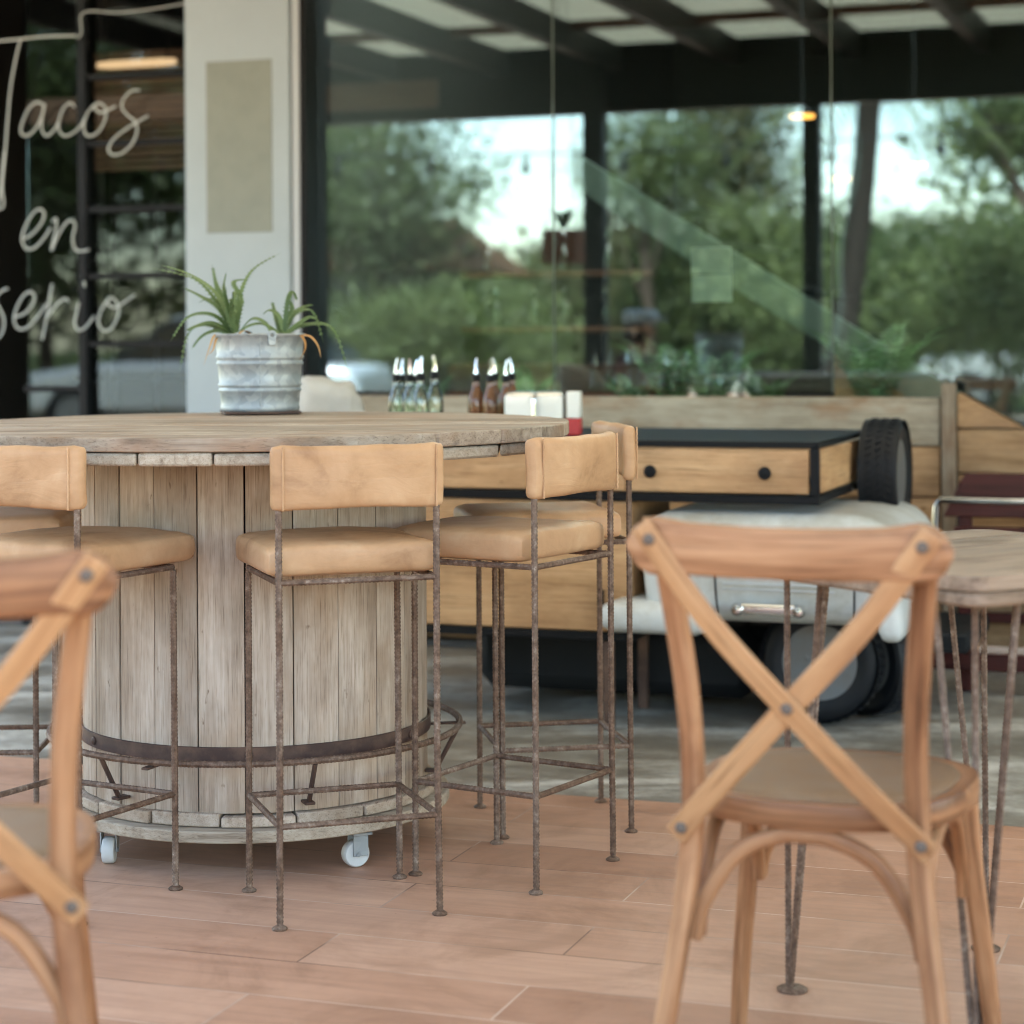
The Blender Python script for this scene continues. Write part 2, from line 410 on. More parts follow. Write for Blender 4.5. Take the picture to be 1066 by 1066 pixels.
M['kerb'] = plain('pale kerb concrete', (.36, .375, .36), .85, 0, .2, .3, 20, None, ((.22, .22, .20), 6))

def glass(name, refl, tint, rough=.0, gl=(.78, .92, 1)):
    m = Mat(name); t = m.node('ShaderNodeBsdfTransparent'); t.inputs[0].default_value = (*tint, 1)
    g = m.node('ShaderNodeBsdfGlossy'); g.inputs['Color'].default_value = (*gl, 1); g.inputs['Roughness'].default_value = rough
    lw = m.node('ShaderNodeFresnel'); lw.inputs[0].default_value = 1.5
    mr = m.node('ShaderNodeMapRange'); m.link(lw.outputs[0], mr.inputs[0]); mr.inputs[1].default_value = .04; mr.inputs[2].default_value = 1; mr.inputs[3].default_value = refl; mr.inputs[4].default_value = 1
    x = m.node('ShaderNodeMixShader'); m.link(mr.outputs[0], x.inputs[0]); m.link(t.outputs[0], x.inputs[1]); m.link(g.outputs[0], x.inputs[2]); m.link(x.outputs[0], m.out.inputs[0]); return m.m
M['glass'] = glass('green tinted reflective glass', .125, (.80, .89, .85))
M['glass_dark'] = glass('plain window glass', .02, (.80, .83, .81))
M['bottle_clear'] = glass('clear bottle glass', .10, (.80, .88, .82), .02, (.9, .92, .88))
def liquid(name, c):
    m = Mat(name); m.color(c).set(Roughness=.1, Specular_IOR_Level=.6); m.b.inputs['Transmission Weight'].default_value = .5; return m.m
M['bottle_amber'] = liquid('amber sauce bottle', (.26, .11, .045))
def lamp(name, c, s):
    m = Mat(name); e = m.node('ShaderNodeEmission'); e.inputs[0].default_value = (*c, 1); e.inputs[1].default_value = s; m.link(e.outputs[0], m.out.inputs[0]); return m.m
M['added_lamp'] = lamp('added warm lamp', (1, .62, .34), .16)
M['lamp'] = lamp('warm lamp glow', (1, .40, .08), .5)
def panel():
    m = Mat('translucent roof sheet'); m.color((.40, .39, .35)).set(Roughness=.6)
    t = m.node('ShaderNodeBsdfTranslucent'); t.inputs[0].default_value = (.72, .68, .58, 1)
    x = m.node('ShaderNodeMixShader'); x.inputs[0].default_value = .47
    m.link(m.b.outputs[0], x.inputs[1]); m.link(t.outputs[0], x.inputs[2]); m.link(x.outputs[0], m.out.inputs[0]); return m.m
M['panel'] = panel()
def milky():
    m = Mat('milky skylight'); t = m.node('ShaderNodeBsdfTranslucent'); t.inputs[0].default_value = (.92, .93, .92, 1); m.link(t.outputs[0], m.out.inputs[0]); return m.m
M['milky'] = milky()  # for the unseen roof strip added to brighten the room
# ------------------------------------------------------------------ ground
def sheet(name, a0, a1, v0, v1, z, mat):
    b = MB(); p = [U*a+N*v for a, v in ((a0, v0), (a1, v0), (a1, v1), (a0, v1))]
    b.add([(q.x, q.y, z) for q in p], [[0, 1, 2, 3]]); return tag(b.build(name, mat), kind='structure')
sheet('ground', -160, 160, -160, 60, -.06, M['grass'])
sheet('concrete_floor', -9, 9, 4.95, 7.22, -.004, M['concrete'])
sheet('bounce_forecourt', -16, 16, -17, -3.2, -.055, M['bounce_paving'])  # unseen pale ground added to bounce sunlight onto the terrace
b = MB(); b.box((0, .9, -.02), (18, 8.1, .04), .004, 0, RZ(FROT)); tag(b.build('deck', M['deck']), kind='structure')
b = MB(); b.box((4.4, 7.02, .035), (6.4, .16, .09), .012, 0, RZ(FROT)); tag(b.build('kerb', M['kerb']), kind='structure')

# ------------------------------------------------------------------ bar stools
def make_stool():
    t = thing('bar_stool', 'x', 'bar stool')
    # cushion
    def seatfn(x, y, z):
        k = max(0, 1-(x/.175)**2)*max(0, 1-(y/.185)**2)
        if z > 0: z += .007*k**.6
        x *= 1+.03*max(0, 1-(z/.04)**2); y *= 1+.03*max(0, 1-(z/.04)**2)
        n = noise.noise(Vector((x*9, y*9, z*5))); return (x+.002*n, y+.002*n, z+.004*n*(z > 0))
    b = MB(); b.rbox((0, .040, .6985), (.170, .166, .0305), .017, 14, seatfn, rnd=.4); b.build('seat', M['leather'], t, 60)
    def backfn(x, y, z):
        y += -.022*(1-(x/.17)**2); z += (.006*(1-(x/.17)**2) if z < 0 else -.003*(1-(x/.17)**2))
        n = noise.noise(Vector((x*14, z*16, y*6))); n += .6*noise.noise(Vector((x*5, z*34, 3)))*max(0, -z/.06); return (x, y+.0045*n, z+.0025*n)
    b = MB(); b.rbox((0, -.146, .861), (.172, .017, .064), .0155, 16, backfn, rnd=.6); bk_ = b.build('backrest', M['leather'], t, 60)
    for s in (-1, 1):
        b = MB(); b.tube([(s*.152, -.1682-.0012*(i % 2), .801+.12*i/24) for i in range(25)], .0022, 6); b.build('seam', M['leather'], bk_)
    hx, y0, y1 = .157, -.148, .148
    for sx in (-1, 1):
        for y, top in ((y0, .85), (y1, .655)):
            w = rng.uniform(-.002, .002)
            b = MB(); b.rebar([(sx*(hx+.002), y-.001*(y < 0), .004), (sx*hx+w, y, .33), (sx*hx, y, top)], .0068)
            lg = b.build('leg', M['rust'], t)
            b = MB(); b.lathe([(0, 0), (.0145, 0), (.0155, .003), (.013, .0055), (.007, .009)], 14, T(sx*(hx+.002), y, .0)); b.build('foot_pad', M['rust'], lg)
    b = MB()
    for p, q in (((-hx, y0), (hx, y0)), ((hx, y0), (hx, y1)), ((hx, y1), (-hx, y1)), ((-hx, y1), (-hx, y0))):
        b.rebar([(*p, .661), (*q, .661)], .0062)
    b.build('seat_frame', M['rust'], t)
    for p, q in (((-hx, y0), (hx, y0)), ((hx, y0), (hx, y1)), ((hx, y1), (-hx, y1)), ((-hx, y1), (-hx, y0))):
        b = MB(); b.rebar([(*p, .196), (*q, .196)], .0062); b.build('foot_rail', M['rust'], t)
    return t
stool = make_stool()
def feet(rl, rr):
    a, c = ground(*rl), ground(*rr); r = (c-a).normalized(); f = Vector((-r.y, r.x, 0))
    return (a+c)/2+f*.148, math.atan2(r.y, r.x)
SG = 'tan leather bar stools around the spool table'
c, rz = feet((291, 968), (458, 952)); place(stool, c, rz, 'tan bar stool with its back square to the viewer, before the spool table', SG)
c, rz = feet((559, 930), (637, 896)); place(copy_tree(stool), c, rz, 'tan bar stool turned cornerwise right of the spool table, in front of another stool', SG)
c, rz = feet((652, 864), (615, 835)); place(copy_tree(stool), c+Vector((.015, 0, 0)), rz-.06, 'tan bar stool seen side on beyond the cornerwise stool, nearest the drawer cart', SG)
g = ground(83, 963); fw = Vector((.48, .877, 0)).normalized(); rt = Vector((fw.y, -fw.x, 0))
place(copy_tree(stool), g-rt*.157+fw*.148, math.atan2(rt.y, rt.x), 'tan bar stool behind the cropped cross-back chair, its backrest cut by the edge', SG)
place(copy_tree(stool), (-1.235, 4.93, 0), R(-88), 'mostly hidden tan bar stool at the far left side of the spool table', SG)

# ------------------------------------------------------------------ spool table
TC = Vector((-.586, 4.81, 0)); TR, TZ = .712, .937
tb = thing('spool_table', 'round bar table made from a weathered wooden cable spool on white casters', 'table', TC, R(-4))
def strip(y0, y1, r, k=14):
    ys = [y0+(y1-y0)*i/k for i in range(k+1)]; f = lambda y: math.sqrt(max(0, r*r-y*y))
    p = [(f(y), y) for y in ys]+[(-f(y), y) for y in reversed(ys)]; q = []
    for a in p:
        if not q or (Vector(a)-Vector(q[-1])).length > 1e-4: q.append(a)
    if (Vector(q[0])-Vector(q[-1])).length < 1e-4: q.pop()
    return q
def layer(name, z0, z1, r, rot, mat, ws, bev=.004):
    b = MB(); y = -r+.001
    for w in ws:
        y1 = min(y+w, r-.001)
        if y1-y > .015:
            dz = rng.uniform(-.0012, .0012); b.prism(strip(y+.0018, y1-.0018, r+rng.uniform(-.004, .004)), z0, z1+dz, RZ(rot))
        y = y1
    return b.build(name, mat, tb, 30, bev)
layer('upper_boards', TZ-.029, TZ, TR, R(3), M['top_wood'], [.155, .13, .14, .15, .135, .15, .14, .15, .2, .2, .2])
layer('lower_boards', TZ-.0565, TZ-.0305, TR-.006, R(93), M['end_wood'], [.14, .135, .145, .13, .14, .15, .138, .142, .14, .14, .14, .14, .14], .008)
NS, DR = 24, .388
for i in range(NS):
    a0 = 2*math.pi*i/NS; da = 2*math.pi/NS; w = DR*math.tan(da/2)
    b = MB(); j = rng.uniform(-.0015, .0015); g = rng.choice((.0012, .0014, .0016, .0026))
    prof = [(-w+g, DR-.004), (-w*.5, DR+.0005), (0, DR+.0015), (w*.5, DR+.0005), (w-g, DR-.004), (w*.93-g, DR-.028), (-w*.93+g, DR-.028)]
    b.sweep([(0, 0, .135), (0, 0, .5), (0, 0, TZ-.058)], [(-x, y+j) for x, y in prof], (0, 1, 0), RZ(a0))
    b.build('stave', M['grey_wood'], tb, 30)
b = MB(); b.lathe([(DR-.03, .14), (DR-.03, TZ-.06)], 30); b.build('inner_lining', M['black_dull'], tb)
b = MB(); b.lathe([(DR+.0035, .242), (DR+.0075, .243), (DR+.0075, .273), (DR+.0035, .274)], 64, None, .5, True)
for i in range(6):
    a = i*math.pi/3+.15; b.lathe([(.009, 0), (.009, .003), (.004, .006), (0, .006)], 8, RZ(a) @ T(0, -DR-.0075, .258) @ RX(R(90)))
b.build('hoop', M['iron'], tb)
b = MB(); n = 16
for i in range(n):   # segments of the lower flange
    a0, a1 = 2*math.pi*i/n+.006, 2*math.pi*(i+1)/n-.006; ro = .408+rng.uniform(-.004, .004); k = 4
    p = [(ro*math.cos(a0+(a1-a0)*t/k), ro*math.sin(a0+(a1-a0)*t/k)) for t in range(k+1)]+[((DR-.06)*math.cos(a), (DR-.06)*math.sin(a)) for a in (a1, a0)]
    b.prism(p, .109, .134+rng.uniform(-.006, .003), None, None, 1)
b.build('bottom_flange', M['grey_wood'], tb, 30, .003)
b = MB(); b.prism([(.437*math.cos(2*math.pi*i/72), .437*math.sin(2*math.pi*i/72)) for i in range(72)], .082, .1075); b.build('platform', M['end_wood'], tb, 30, .003)
def caster(x, y, a):
    b = MB(); b.lathe([(.012, -.013), (.026, -.013), (.029, -.009), (.029, .009), (.026, .013), (.012, .013)], 24, T(x, y, .029) @ RZ(a) @ RX(R(90)))
    w = b.build('caster', M['white_plastic'], tb)
    b = MB(); m = T(x, y, 0) @ RZ(a)
    for s in (-1, 1):
        b.box((.006, s*.0165, .048), (.034, .003, .046), .001, 0, m)
    b.box((.008, 0, .0725), (.044, .05, .006), .001, 0, m); b.tube([(0, -.02, .029), (0, .02, .029)], .005, 8, M=m); b.build('caster_fork', M['galv'], w)
for ax, ay, an in ((.265, -.28, 30), (-.27, -.275, 95), (.27, .27, 60), (-.27, .27, 10)): caster(ax, ay, R(an))
RG, RZc = .462, .252
b = MB(); b.rebar([(RG*math.cos(2*math.pi*i/64), RG*math.sin(2*math.pi*i/64), RZc) for i in range(64)], .0072, True); b.build('foot_ring', M['rust'], tb)
for i in range(6):
    a = R(-64+60*i); m = RZ(a)
    b = MB(); b.tube([(RG-.002, 0, RZc-.006), (.412, 0, .156)], .0055, 7, M=m); b.box((.407, 0, .1555), (.035, .022, .006), .001, 0, m); b.build('ring_strut', M['iron'], tb)
for i in range(3):
    a = R(-108+120*i); m = RZ(a)
    b = MB(); b.box(((RG+.02+DR)/2, 0, RZc-.012), (RG+.02-DR-.008, .016, .005), .001, 0, m); b.build('ring_bracket', M['iron'], tb)

# ------------------------------------------------------------------ bucket with aloe
bk = ground(271, 431, TZ); bk.y -= .0
pl = thing('metal_trivet', 'flat rusty square plate lying under the galvanised bucket', 'trivet', (bk.x, bk.y, TZ+.003), R(12))
b = MB(); b.box((0, 0, .003), (.19, .19, .006), .001); b.build('plate', M['iron'], pl)
bz = TZ+.0095
bu = thing('bucket', 'small galvanised metal bucket planted with aloe on the spool table', 'bucket', (bk.x, bk.y, bz))
S5 = K/bk.y; rt_, rb_, hb = 46/S5, 40/S5, 79/S5
def br(z): return rb_+(rt_-rb_)*z/hb
pf = [(0, .004), (br(0)-.004, .004), (br(0), 0), (br(.004)+.002, .003), (br(.010)+.0015, .010), (br(.014), .014)]
for zz in (.27, .34, .62, .70):
    z = hb*zz; pf += [(br(z-.006), z-.006), (br(z)+.0032, z-.002), (br(z)+.0032, z+.002), (br(z+.006), z+.006)]
pf += [(br(hb-.006), hb-.008), (br(hb)+.003, hb-.005), (br(hb)+.0045, hb-.001), (br(hb)+.002, hb+.002), (br(hb)-.002, hb), (br(hb)-.004, hb-.03), (br(hb)-.004, hb-.035)]
b = MB(); b.lathe(pf, 48); b.build('pail', M['galv'], bu, 50)
b = MB(); b.tube([(br(.012)*math.cos(-1.45), br(.012)*math.sin(-1.45), .012), (br(hb)*math.cos(-1.45), br(hb)*math.sin(-1.45), hb-.01)], .0016, 6); b.build('seam', M['galv'], bu)
ea = RZ(R(-68)) @ T(br(hb)+.002, 0, hb-.004)
for sgn in (0, 1):
    m = RZ(R(-68)+math.pi*sgn) @ T(br(hb)+.003, 0, hb-.002)
    b = MB(); b.lathe([(.0055, -.002), (.0115, -.002), (.0125, .0), (.0115, .003), (.0055, .003)], 18, m @ RY(R(90)), None, True); b.box((0, 0, -.015), (.004, .02, .022), .0015, 0, m); b.build('handle_ear', M['galv'], bu)
b = MB(); b.lathe([(0, hb-.022), (rt_*.6, hb-.018), (rt_-.006, hb-.026)], 24); b.build('soil', M['soil'], bu)
def aloe_leaf(b, pts, w, teeth=True, th=.3):
    p = smoothpath(pts, 9); n = len(p); L = 0
    hx = [(-.5, .10), (-.25, -.12), (0, -.2), (.25, -.12), (.5, .10), (.25, .10), (0, .06), (-.25, .10)]
    sc_ = [(w*max(.04, (1-(i/(n-1))**1.6)*(.75+.5*min(1, i/6)*(1-i/n))), w*max(.05, 1-(i/(n-1))**1.3)) for i in range(n)]
    t0 = (p[-1]-p[0]); up = [Vector((0, 0, 1)) if abs((p[min(i+1, n-1)]-p[max(i-1, 0)]).normalized().z) < .9 else Vector((0, -1, .2)) for i in range(n)]
    up = [Vector((0, -.55, .85))]*n
    b.sweep(p, hx, up, None, None, sc_)
    if teeth:
        for i in range(1, n-3):
            t = (p[i+1]-p[i]).normalized(); u_ = (up[i]-t*up[i].dot(t)).normalized(); s_ = t.cross(u_)
            for sg in (-1, 1):
                e = p[i]+s_*sg*sc_[i][0]*.5; k = .0048
                b.add([e-t*k*.6, e+t*k*.6, e+s_*sg*k+t*k*.7, e+u_*.001], [[0, 1, 2], [0, 2, 3], [1, 2, 3]])
al = thing('aloe_plant', 'spiky green aloe growing in the galvanised bucket', 'plant', (bk.x, bk.y, bz+hb-.02))
def al_pts(px, dys):
    Y0 = bk.y; return [at(x, y, Y0+d)-Vector(al.location) for (x, y), d in zip(px, dys)]
green = [
 [(243, 346), (232, 325), (205, 292), (157, 279)], [(244, 345), (225, 306), (198, 286), (168, 276)], [(244, 342), (232, 312), (225, 296), (221, 275)],
 [(246, 343), (248, 314), (262, 282), (293, 263)], [(245, 344), (250, 312), (243, 294), (256, 291)], [(243, 346), (228, 321), (208, 308), (190, 299)],
 [(243, 348), (222, 328), (196, 330), (177, 356)], [(242, 349), (215, 338), (196, 348), (187, 387)], [(244, 348), (222, 336), (203, 340), (194, 345)],
 [(247, 346), (238, 326), (248, 306), (254, 320)], [(244, 349), (226, 344), (210, 350), (199, 364)], [(246, 345), (238, 322), (233, 300), (236, 282)],
 [(248, 348), (262, 332), (276, 336), (282, 346)],
 [(293, 348), (289, 334), (286, 325), (283, 313)], [(294, 348), (302, 330), (314, 320), (327, 317)], [(295, 348), (305, 328), (325, 324), (337, 357)],
 [(296, 348), (318, 338), (346, 342), (362, 385)], [(296, 349), (312, 336), (322, 330), (330, 332)], [(292, 349), (276, 338), (262, 338), (248, 346)],
 [(294, 347), (297, 334), (304, 322), (301, 312)]]
b = MB()
for q in green:
    d = rng.uniform(-.07, .07); aloe_leaf(b, al_pts(q, (rng.uniform(-.01, .01), d*.4, d*.9, d*1.3)), rng.uniform(.012, .0165))
r2 = random.Random(5)
for k in range(5):
    cx0 = 243 if k % 3 else 296; az = r2.uniform(-1, 1); base = at(cx0, 347, bk.y)-Vector(al.location); dx, dyy = az*.11*r2.uniform(.6, 1.1), r2.uniform(-.09, .06); h_ = r2.uniform(.05, .11)
    aloe_leaf(b, [base, base+Vector((dx*.3, dyy*.3, h_*.75)), base+Vector((dx*.75, dyy*.8, h_)), base+Vector((dx*1.15, dyy*1.2, h_*r2.uniform(.2, .95)))], r2.uniform(.008, .011))
b.build('leaves', M['aloe'], al, 60)
b = MB()
for q in ([(236, 349), (224, 349), (218, 362), (212, 381)], [(238, 350), (226, 352), (222, 364), (216, 370)], [(304, 350), (314, 350), (318, 362), (311, 376)], [(306, 349), (322, 350), (331, 360), (334, 373)], [(262, 349), (254, 344), (246, 350), (240, 349)]):
    aloe_leaf(b, al_pts(q, (0, -.05, -.07, -.08)), .0085, False)
b.build('dry_leaves', M['aloe_dry'], al, 60)

# ------------------------------------------------------------------ cross-back chairs
def make_chair():
    t = thing('cross_back_chair', 'x', 'chair')
    def seat_outline(s=1.0):
        p = []
        for i in range(48):
            a = 2*math.pi*i/48; c_, s_ = math.cos(a), math.sin(a); e = 2.7
            x = abs(c_)**(2/e)*math.copysign(1, c_); y = abs(s_)**(2/e)*math.copysign(1, s_)
            p.append((x*(.188+.022*(y+1)/2)*s, y*.205*s))
        return p
    o = seat_outline(); i_ = seat_outline(.88)
    b = MB(); pts = [(x, y, .441) for x, y in o]; n = len(o); vs, fs, gs = [], [], []; L = 0
    rings = [(1.0, .442), (1.012, .448), (1.012, .470), (1.0, .477), (.90, .477), (.86, .473), (.86, .442)]
    for k, (s_, z) in enumerate(rings):
        for j, (x, y) in enumerate(o): vs.append((x*s_, y*s_, z)); gs.append((j*.026, s_*.2, z))
    m = len(rings)
    for k in range(m):
        for j in range(n): fs.append([k*n+j, k*n+(j+1) % n, ((k+1) % m)*n+(j+1) % n, ((k+1) % m)*n+j])
    b.add(vs, fs, gs); b.build('seat_frame', M['chair_wood'], t, 40)
    b = MB(); vs, fs = [], []; rings = [(.885, .468), (.885, .476), (.86, .4815), (.7, .4845), (.45, .485), (.2, .4845)]
    for s_, z in rings:
        for x, y in o: vs.append((x*s_, y*s_, z-.010*(1-s_)))
    for k in range(len(rings)-1):
        for j in range(n): fs.append([k*n+j, k*n+(j+1) % n, (k+1)*n+(j+1) % n, (k+1)*n+j])
    fs.append([(len(rings)-1)*n+j for j in range(n)]); fs.append(list(range(n))); b.add(vs, fs); b.build('seat_pad', M['pad'], t, 50)
    rr = rrect(.032, .028, .011)
    for s in (-1, 1):
        p = smoothpath([(s*.208, -.262, 0), (s*.196, -.235, .14), (s*.166, -.208, .36), (s*.158, -.205, .50), (s*.162, -.222, .64), (s*.179, -.250, .80), (s*.184, -.256, .845)], 8)
        b = MB(); b.sweep(p, rr, (0, 1, 0), None, None, [(.86+.2*min(1, i/16), .86+.2*min(1, i/16)) for i in range(len(p))]); b.build('rear_leg', M['chair_wood'], t, 50)
        p = smoothpath([(s*.205, .205, 0), (s*.192, .188, .15), (s*.172, .168, .34), (s*.166, .16, .447)], 8)
        b = MB(); b.sweep(p, rr, (0, 1, 0), None, None, [(.8+.35*i/len(p),)*2 for i in range(len(p))]); b.build('front_leg', M['chair_wood'], t, 50)
    # top rail: curved board with rounded ears, lies behind the posts
    p, sc_ = [], []
    for i in range(41):
        x = -.222+.444*i/40; k = x/.222; p.append((x, -.285-.030*(1-k*k), .842-.006*(1-k*k)))
        e = max(0, (abs(x)-.18)/.042); hh = math.sqrt(max(.02, 1-e*e))*(.92-.07*(1-k*k)+.10*max(0, 1-abs(abs(x)-.185)/.05)); sc_.append((hh, 1))
    b = MB(); b.sweep(p, [(y, x) for x, y in rrect(.024, .082, .008)], (0, 1, 0), None, .5, sc_); b.build('top_rail', M['chair_wood'], t, 50)
    # straps from the rail ears to the opposite rear legs
    for s in (-1, 1):
        q = smoothpath([(s*.199, -.307, .868), (s*.189, -.311, .853), (s*.10, -.305+s*.0035, .735), (0, -.290+s*.0035, .625), (-s*.10, -.262+s*.0035, .515), (-s*.166, -.229, .440), (-s*.180, -.227, .425)], 8)
        b = MB(); n_ = len(q); b.sweep(q, [(y, x) for x, y in rrect(.0062, .034, .0025)], (0, 1, .35), None, None, [(math.sqrt(max(.08, 1-max(0, (2.2-min(i, n_-1-i))/2.4)**2)), 1) for i in range(n_)])
        st = b.build('cross_strap', M['strap_wood'], t, 50)
        for (bx, by, bz_) in ((s*.187, -.3155, .850), (-s*.168, -.2335, .438)):
            b = MB(); b.lathe([(.0085, 0), (.0085, .0015), (.005, .0045), (0, .005)], 12, T(bx, by, bz_) @ RX(R(90))); b.build('bolt', M['rivet'], st)
        if s == 1:
            b = MB(); b.lathe([(.0085, 0), (.0085, .0015), (.005, .0045), (0, .005)], 12, T(0, -.297, .625) @ RX(R(90))); b.build('bolt', M['rivet'], st)
    # bent braces
    br_ = rrect(.024, .021, .008)
    for k, m in enumerate((RZ(0), RZ(R(180)), RZ(R(90)), RZ(R(-90)))):
        hw = .163 if k < 2 else .172; yy = -.188 if k < 2 else -.160
        q = smoothpath([(-hw, yy, .272), (-hw+.012, yy, .32), (-hw*.62, yy, .397), (-hw*.25, yy, .427), (0, yy, .431), (hw*.25, yy, .427), (hw*.62, yy, .397), (hw-.012, yy, .32), (hw, yy, .272)], 6)
        b = MB(); b.sweep(q, br_, (0, 1, 0), m); b.build('bent_brace', M['chair_wood'], t, 50)
    return t
ch = make_chair()
CG = 'cross-back wooden chairs'
def put_chair(o, px, py, z, Y, rz, label):
    """put the middle of the rail at a measured point"""
    p = at(px, py, Y); f = Vector((-math.sin(rz), math.cos(rz), 0)); q = p+f*.285; place(o, (q.x, q.y, 0), rz, label, CG)
put_chair(ch, 820, 563, .842, 2.86, R(-21), 'cross-back wooden chair standing whole before the hairpin table, taupe pad on its seat')
c2 = copy_tree(ch); rz2 = R(12); rt2 = Vector((math.cos(rz2), math.sin(rz2), 0)); fw2 = Vector((-rt2.y, rt2.x, 0))
pb = at(87, 596, 2.50)   # right-hand bolt of the cropped chair
q = pb-rt2*.184+fw2*.312; place(c2, (q.x, q.y, 0), rz2, 'blurred cross-back wooden chair cropped by the photo edge, nearest the camera', CG)

# ------------------------------------------------------------------ hairpin table
g1, g2 = ground(822, 1031), ground(1018, 1112)
e1 = (g2-g1).normalized(); e2 = Vector((-e1.y, e1.x, 0)); W = (g2-g1).length+.13
ctr = (g1+g2)/2+e2*((g2-g1).length/2+.0)
ht = thing('hairpin_table', 'square wooden table with rebar hairpin legs beside the whole cross-back chair', 'table', ctr, math.atan2(e2.y, e2.x))
hw = W/2; TZ2 = .763
def rsq(h, r, k=6):
    p = []
    for cx, cy, a0 in ((h-r, h-r, 0), (-h+r, h-r, 90), (-h+r, -h+r, 180), (h-r, -h+r, 270)):
        for i in range(k+1): p.append((cx+r*math.cos(R(a0+90*i/k)), cy+r*math.sin(R(a0+90*i/k))))
    return p
def clip(poly, y0, y1):
    for yc, sg in ((y0, 1), (y1, -1)):
        out = []; n = len(poly)
        for i in range(n):
            p, q = poly[i], poly[(i+1) % n]; a, c = (p[1]-yc)*sg, (q[1]-yc)*sg
            if a >= 0: out.append(p)
            if a*c < 0: t = a/(a-c); out.append((p[0]+(q[0]-p[0])*t, p[1]+(q[1]-p[1])*t))
        poly = out
    return poly
b = MB(); ys = [-hw, -hw*.58, -hw*.2, hw*.22, hw*.6, hw]
for y0, y1 in zip(ys[:-1], ys[1:]): b.prism(clip(rsq(hw, .045), y0+.0015, y1-.0015), TZ2-.022, TZ2+rng.uniform(-.001, .001))
b.build('top_boards', M['slab_wood'], ht, 30, .003)
b = MB(); b.prism(rsq(hw-.004, .045), TZ2-.047, TZ2-.0235, None, .8); b.build('under_boards', M['slab_wood'], ht, 30, .006)
li = (g2-g1).length/2
for sx in (-1, 1):
    for sy in (-1, 1):
        b = MB(); fx, fy = sx*li, sy*li
        for dx, dy in ((.0, -.0), (.0, -.09), (-.09, .0)):
            b.rebar([(fx+sx*.002+dx*sx*.05, fy+dy*sy*.05, .006), (fx+sx*.0+dx*sx, fy+dy*sy, TZ2-.048)], .0056)
        lg = b.build('hairpin_leg', M['rust'], ht)
        b = MB(); b.lathe([(0, 0), (.026, 0), (.027, .004), (.022, .007), (0, .009)], 18, T(fx-.003*sx, fy-.003*sy, 0)); b.build('foot_plate', M['rust'], lg)
# ------------------------------------------------------------------ serving cart on the white car
def fac(name, label, cat, a, b_, z=0, group=None): return thing(name, label, cat, F(a, b_, z), FROT, group)
CB = -1.42                       # front plane of the cart, metres before the shop front
CT = .831
aL, aR = fa(330, 460, CB)[0], fa(852, 460, CB)[0]
aD0, aD1 = fa(655, 490, CB)[0], fa(843, 490, CB)[0]
zt, zb = CT, fa(760, 524, CB)[1]
ct = fac('drawer_cart', 'long black framed wooden drawer counter standing between spool table and plank wall', 'counter', aL, CB)
wd, dp = aR-aL, .80
b = MB(); b.box((wd/2, dp/2, zt-.009), (wd, dp, .018), .003); b.build('counter_top', M['black'], ct)
b = MB()
for y in (.012, dp-.012):
    b.box((wd/2, y, zb+.012), (wd, .024, .024), .002)
    for x in (.012, wd-.012): b.box((x, y, (zt-.018+zb+.024)/2), (.024, .024, zt-.018-zb-.024-.001), .002)
for x in (.012, wd-.012): b.box((x, dp/2, zb+.012), (.024, dp-.05, .023), .002)
b.build('steel_frame', M['black'], ct)
def drawer(x0, x1):
    b = MB(); b.box(((x0+x1)/2, .010, (zt-.02+zb+.026)/2), (x1-x0, .018, zt-.022-zb-.03), .003); d = b.build('drawer', M['cart_wood'], ct)
    for k in (.13, .77):
        x = x0+(x1-x0)*k; z = (zt+zb)/2
        b = MB(); b.lathe([(.006, 0), (.006, .012), (.017, .016), (.019, .022), (.014, .028), (0, .030)], 16, T(x, .001, z) @ RX(R(90))); b.build('knob', M['black'], d)
drawer(aD0-aL, aD1-aL-.004); drawer(.03, aD0-aL-.012)
for x in (wd-.008, .008):
    b = MB(); b.box((x, dp/2, (zt-.02+zb+.026)/2), (.010, dp-.052, zt-.022-zb-.03), .002, 1); b.build('side_panel', M['cart_wood'], ct)
ac0, ac1 = fa(440, 600, CB)[0]-.55, fa(657, 600, CB)[0]
cz0, cz1 = fa(560, 655, CB)[1], zb-.002
b = MB(); b.box(((ac0+ac1)/2-aL, .22, (cz0+cz1)/2), (ac1-ac0, .42, cz1-cz0), .004); cab = b.build('lower_cabinet', M['cart_wood'], ct)
b = MB(); b.box((fa(626, 625, CB)[0]-aL, .008, fa(626, 625, CB)[1]), (.01, .006, .06), .001); b.build('hinge', M['black'], cab)
b = MB(); b.box(((ac0+ac1)/2-aL, .22, cz0-.0135), (ac1-ac0+.01, .43, .024), .002); b.build('base_frame', M['black'], ct)
for x in (ac0-aL+.05, fa(631, 700, CB)[0]-aL):
    for y in (.03, .39):
        b = MB(); b.box((x, y, (cz0-.026)/2-.002), (.028, .028, cz0-.027), .002); b.build('leg', M['iron'], ct)

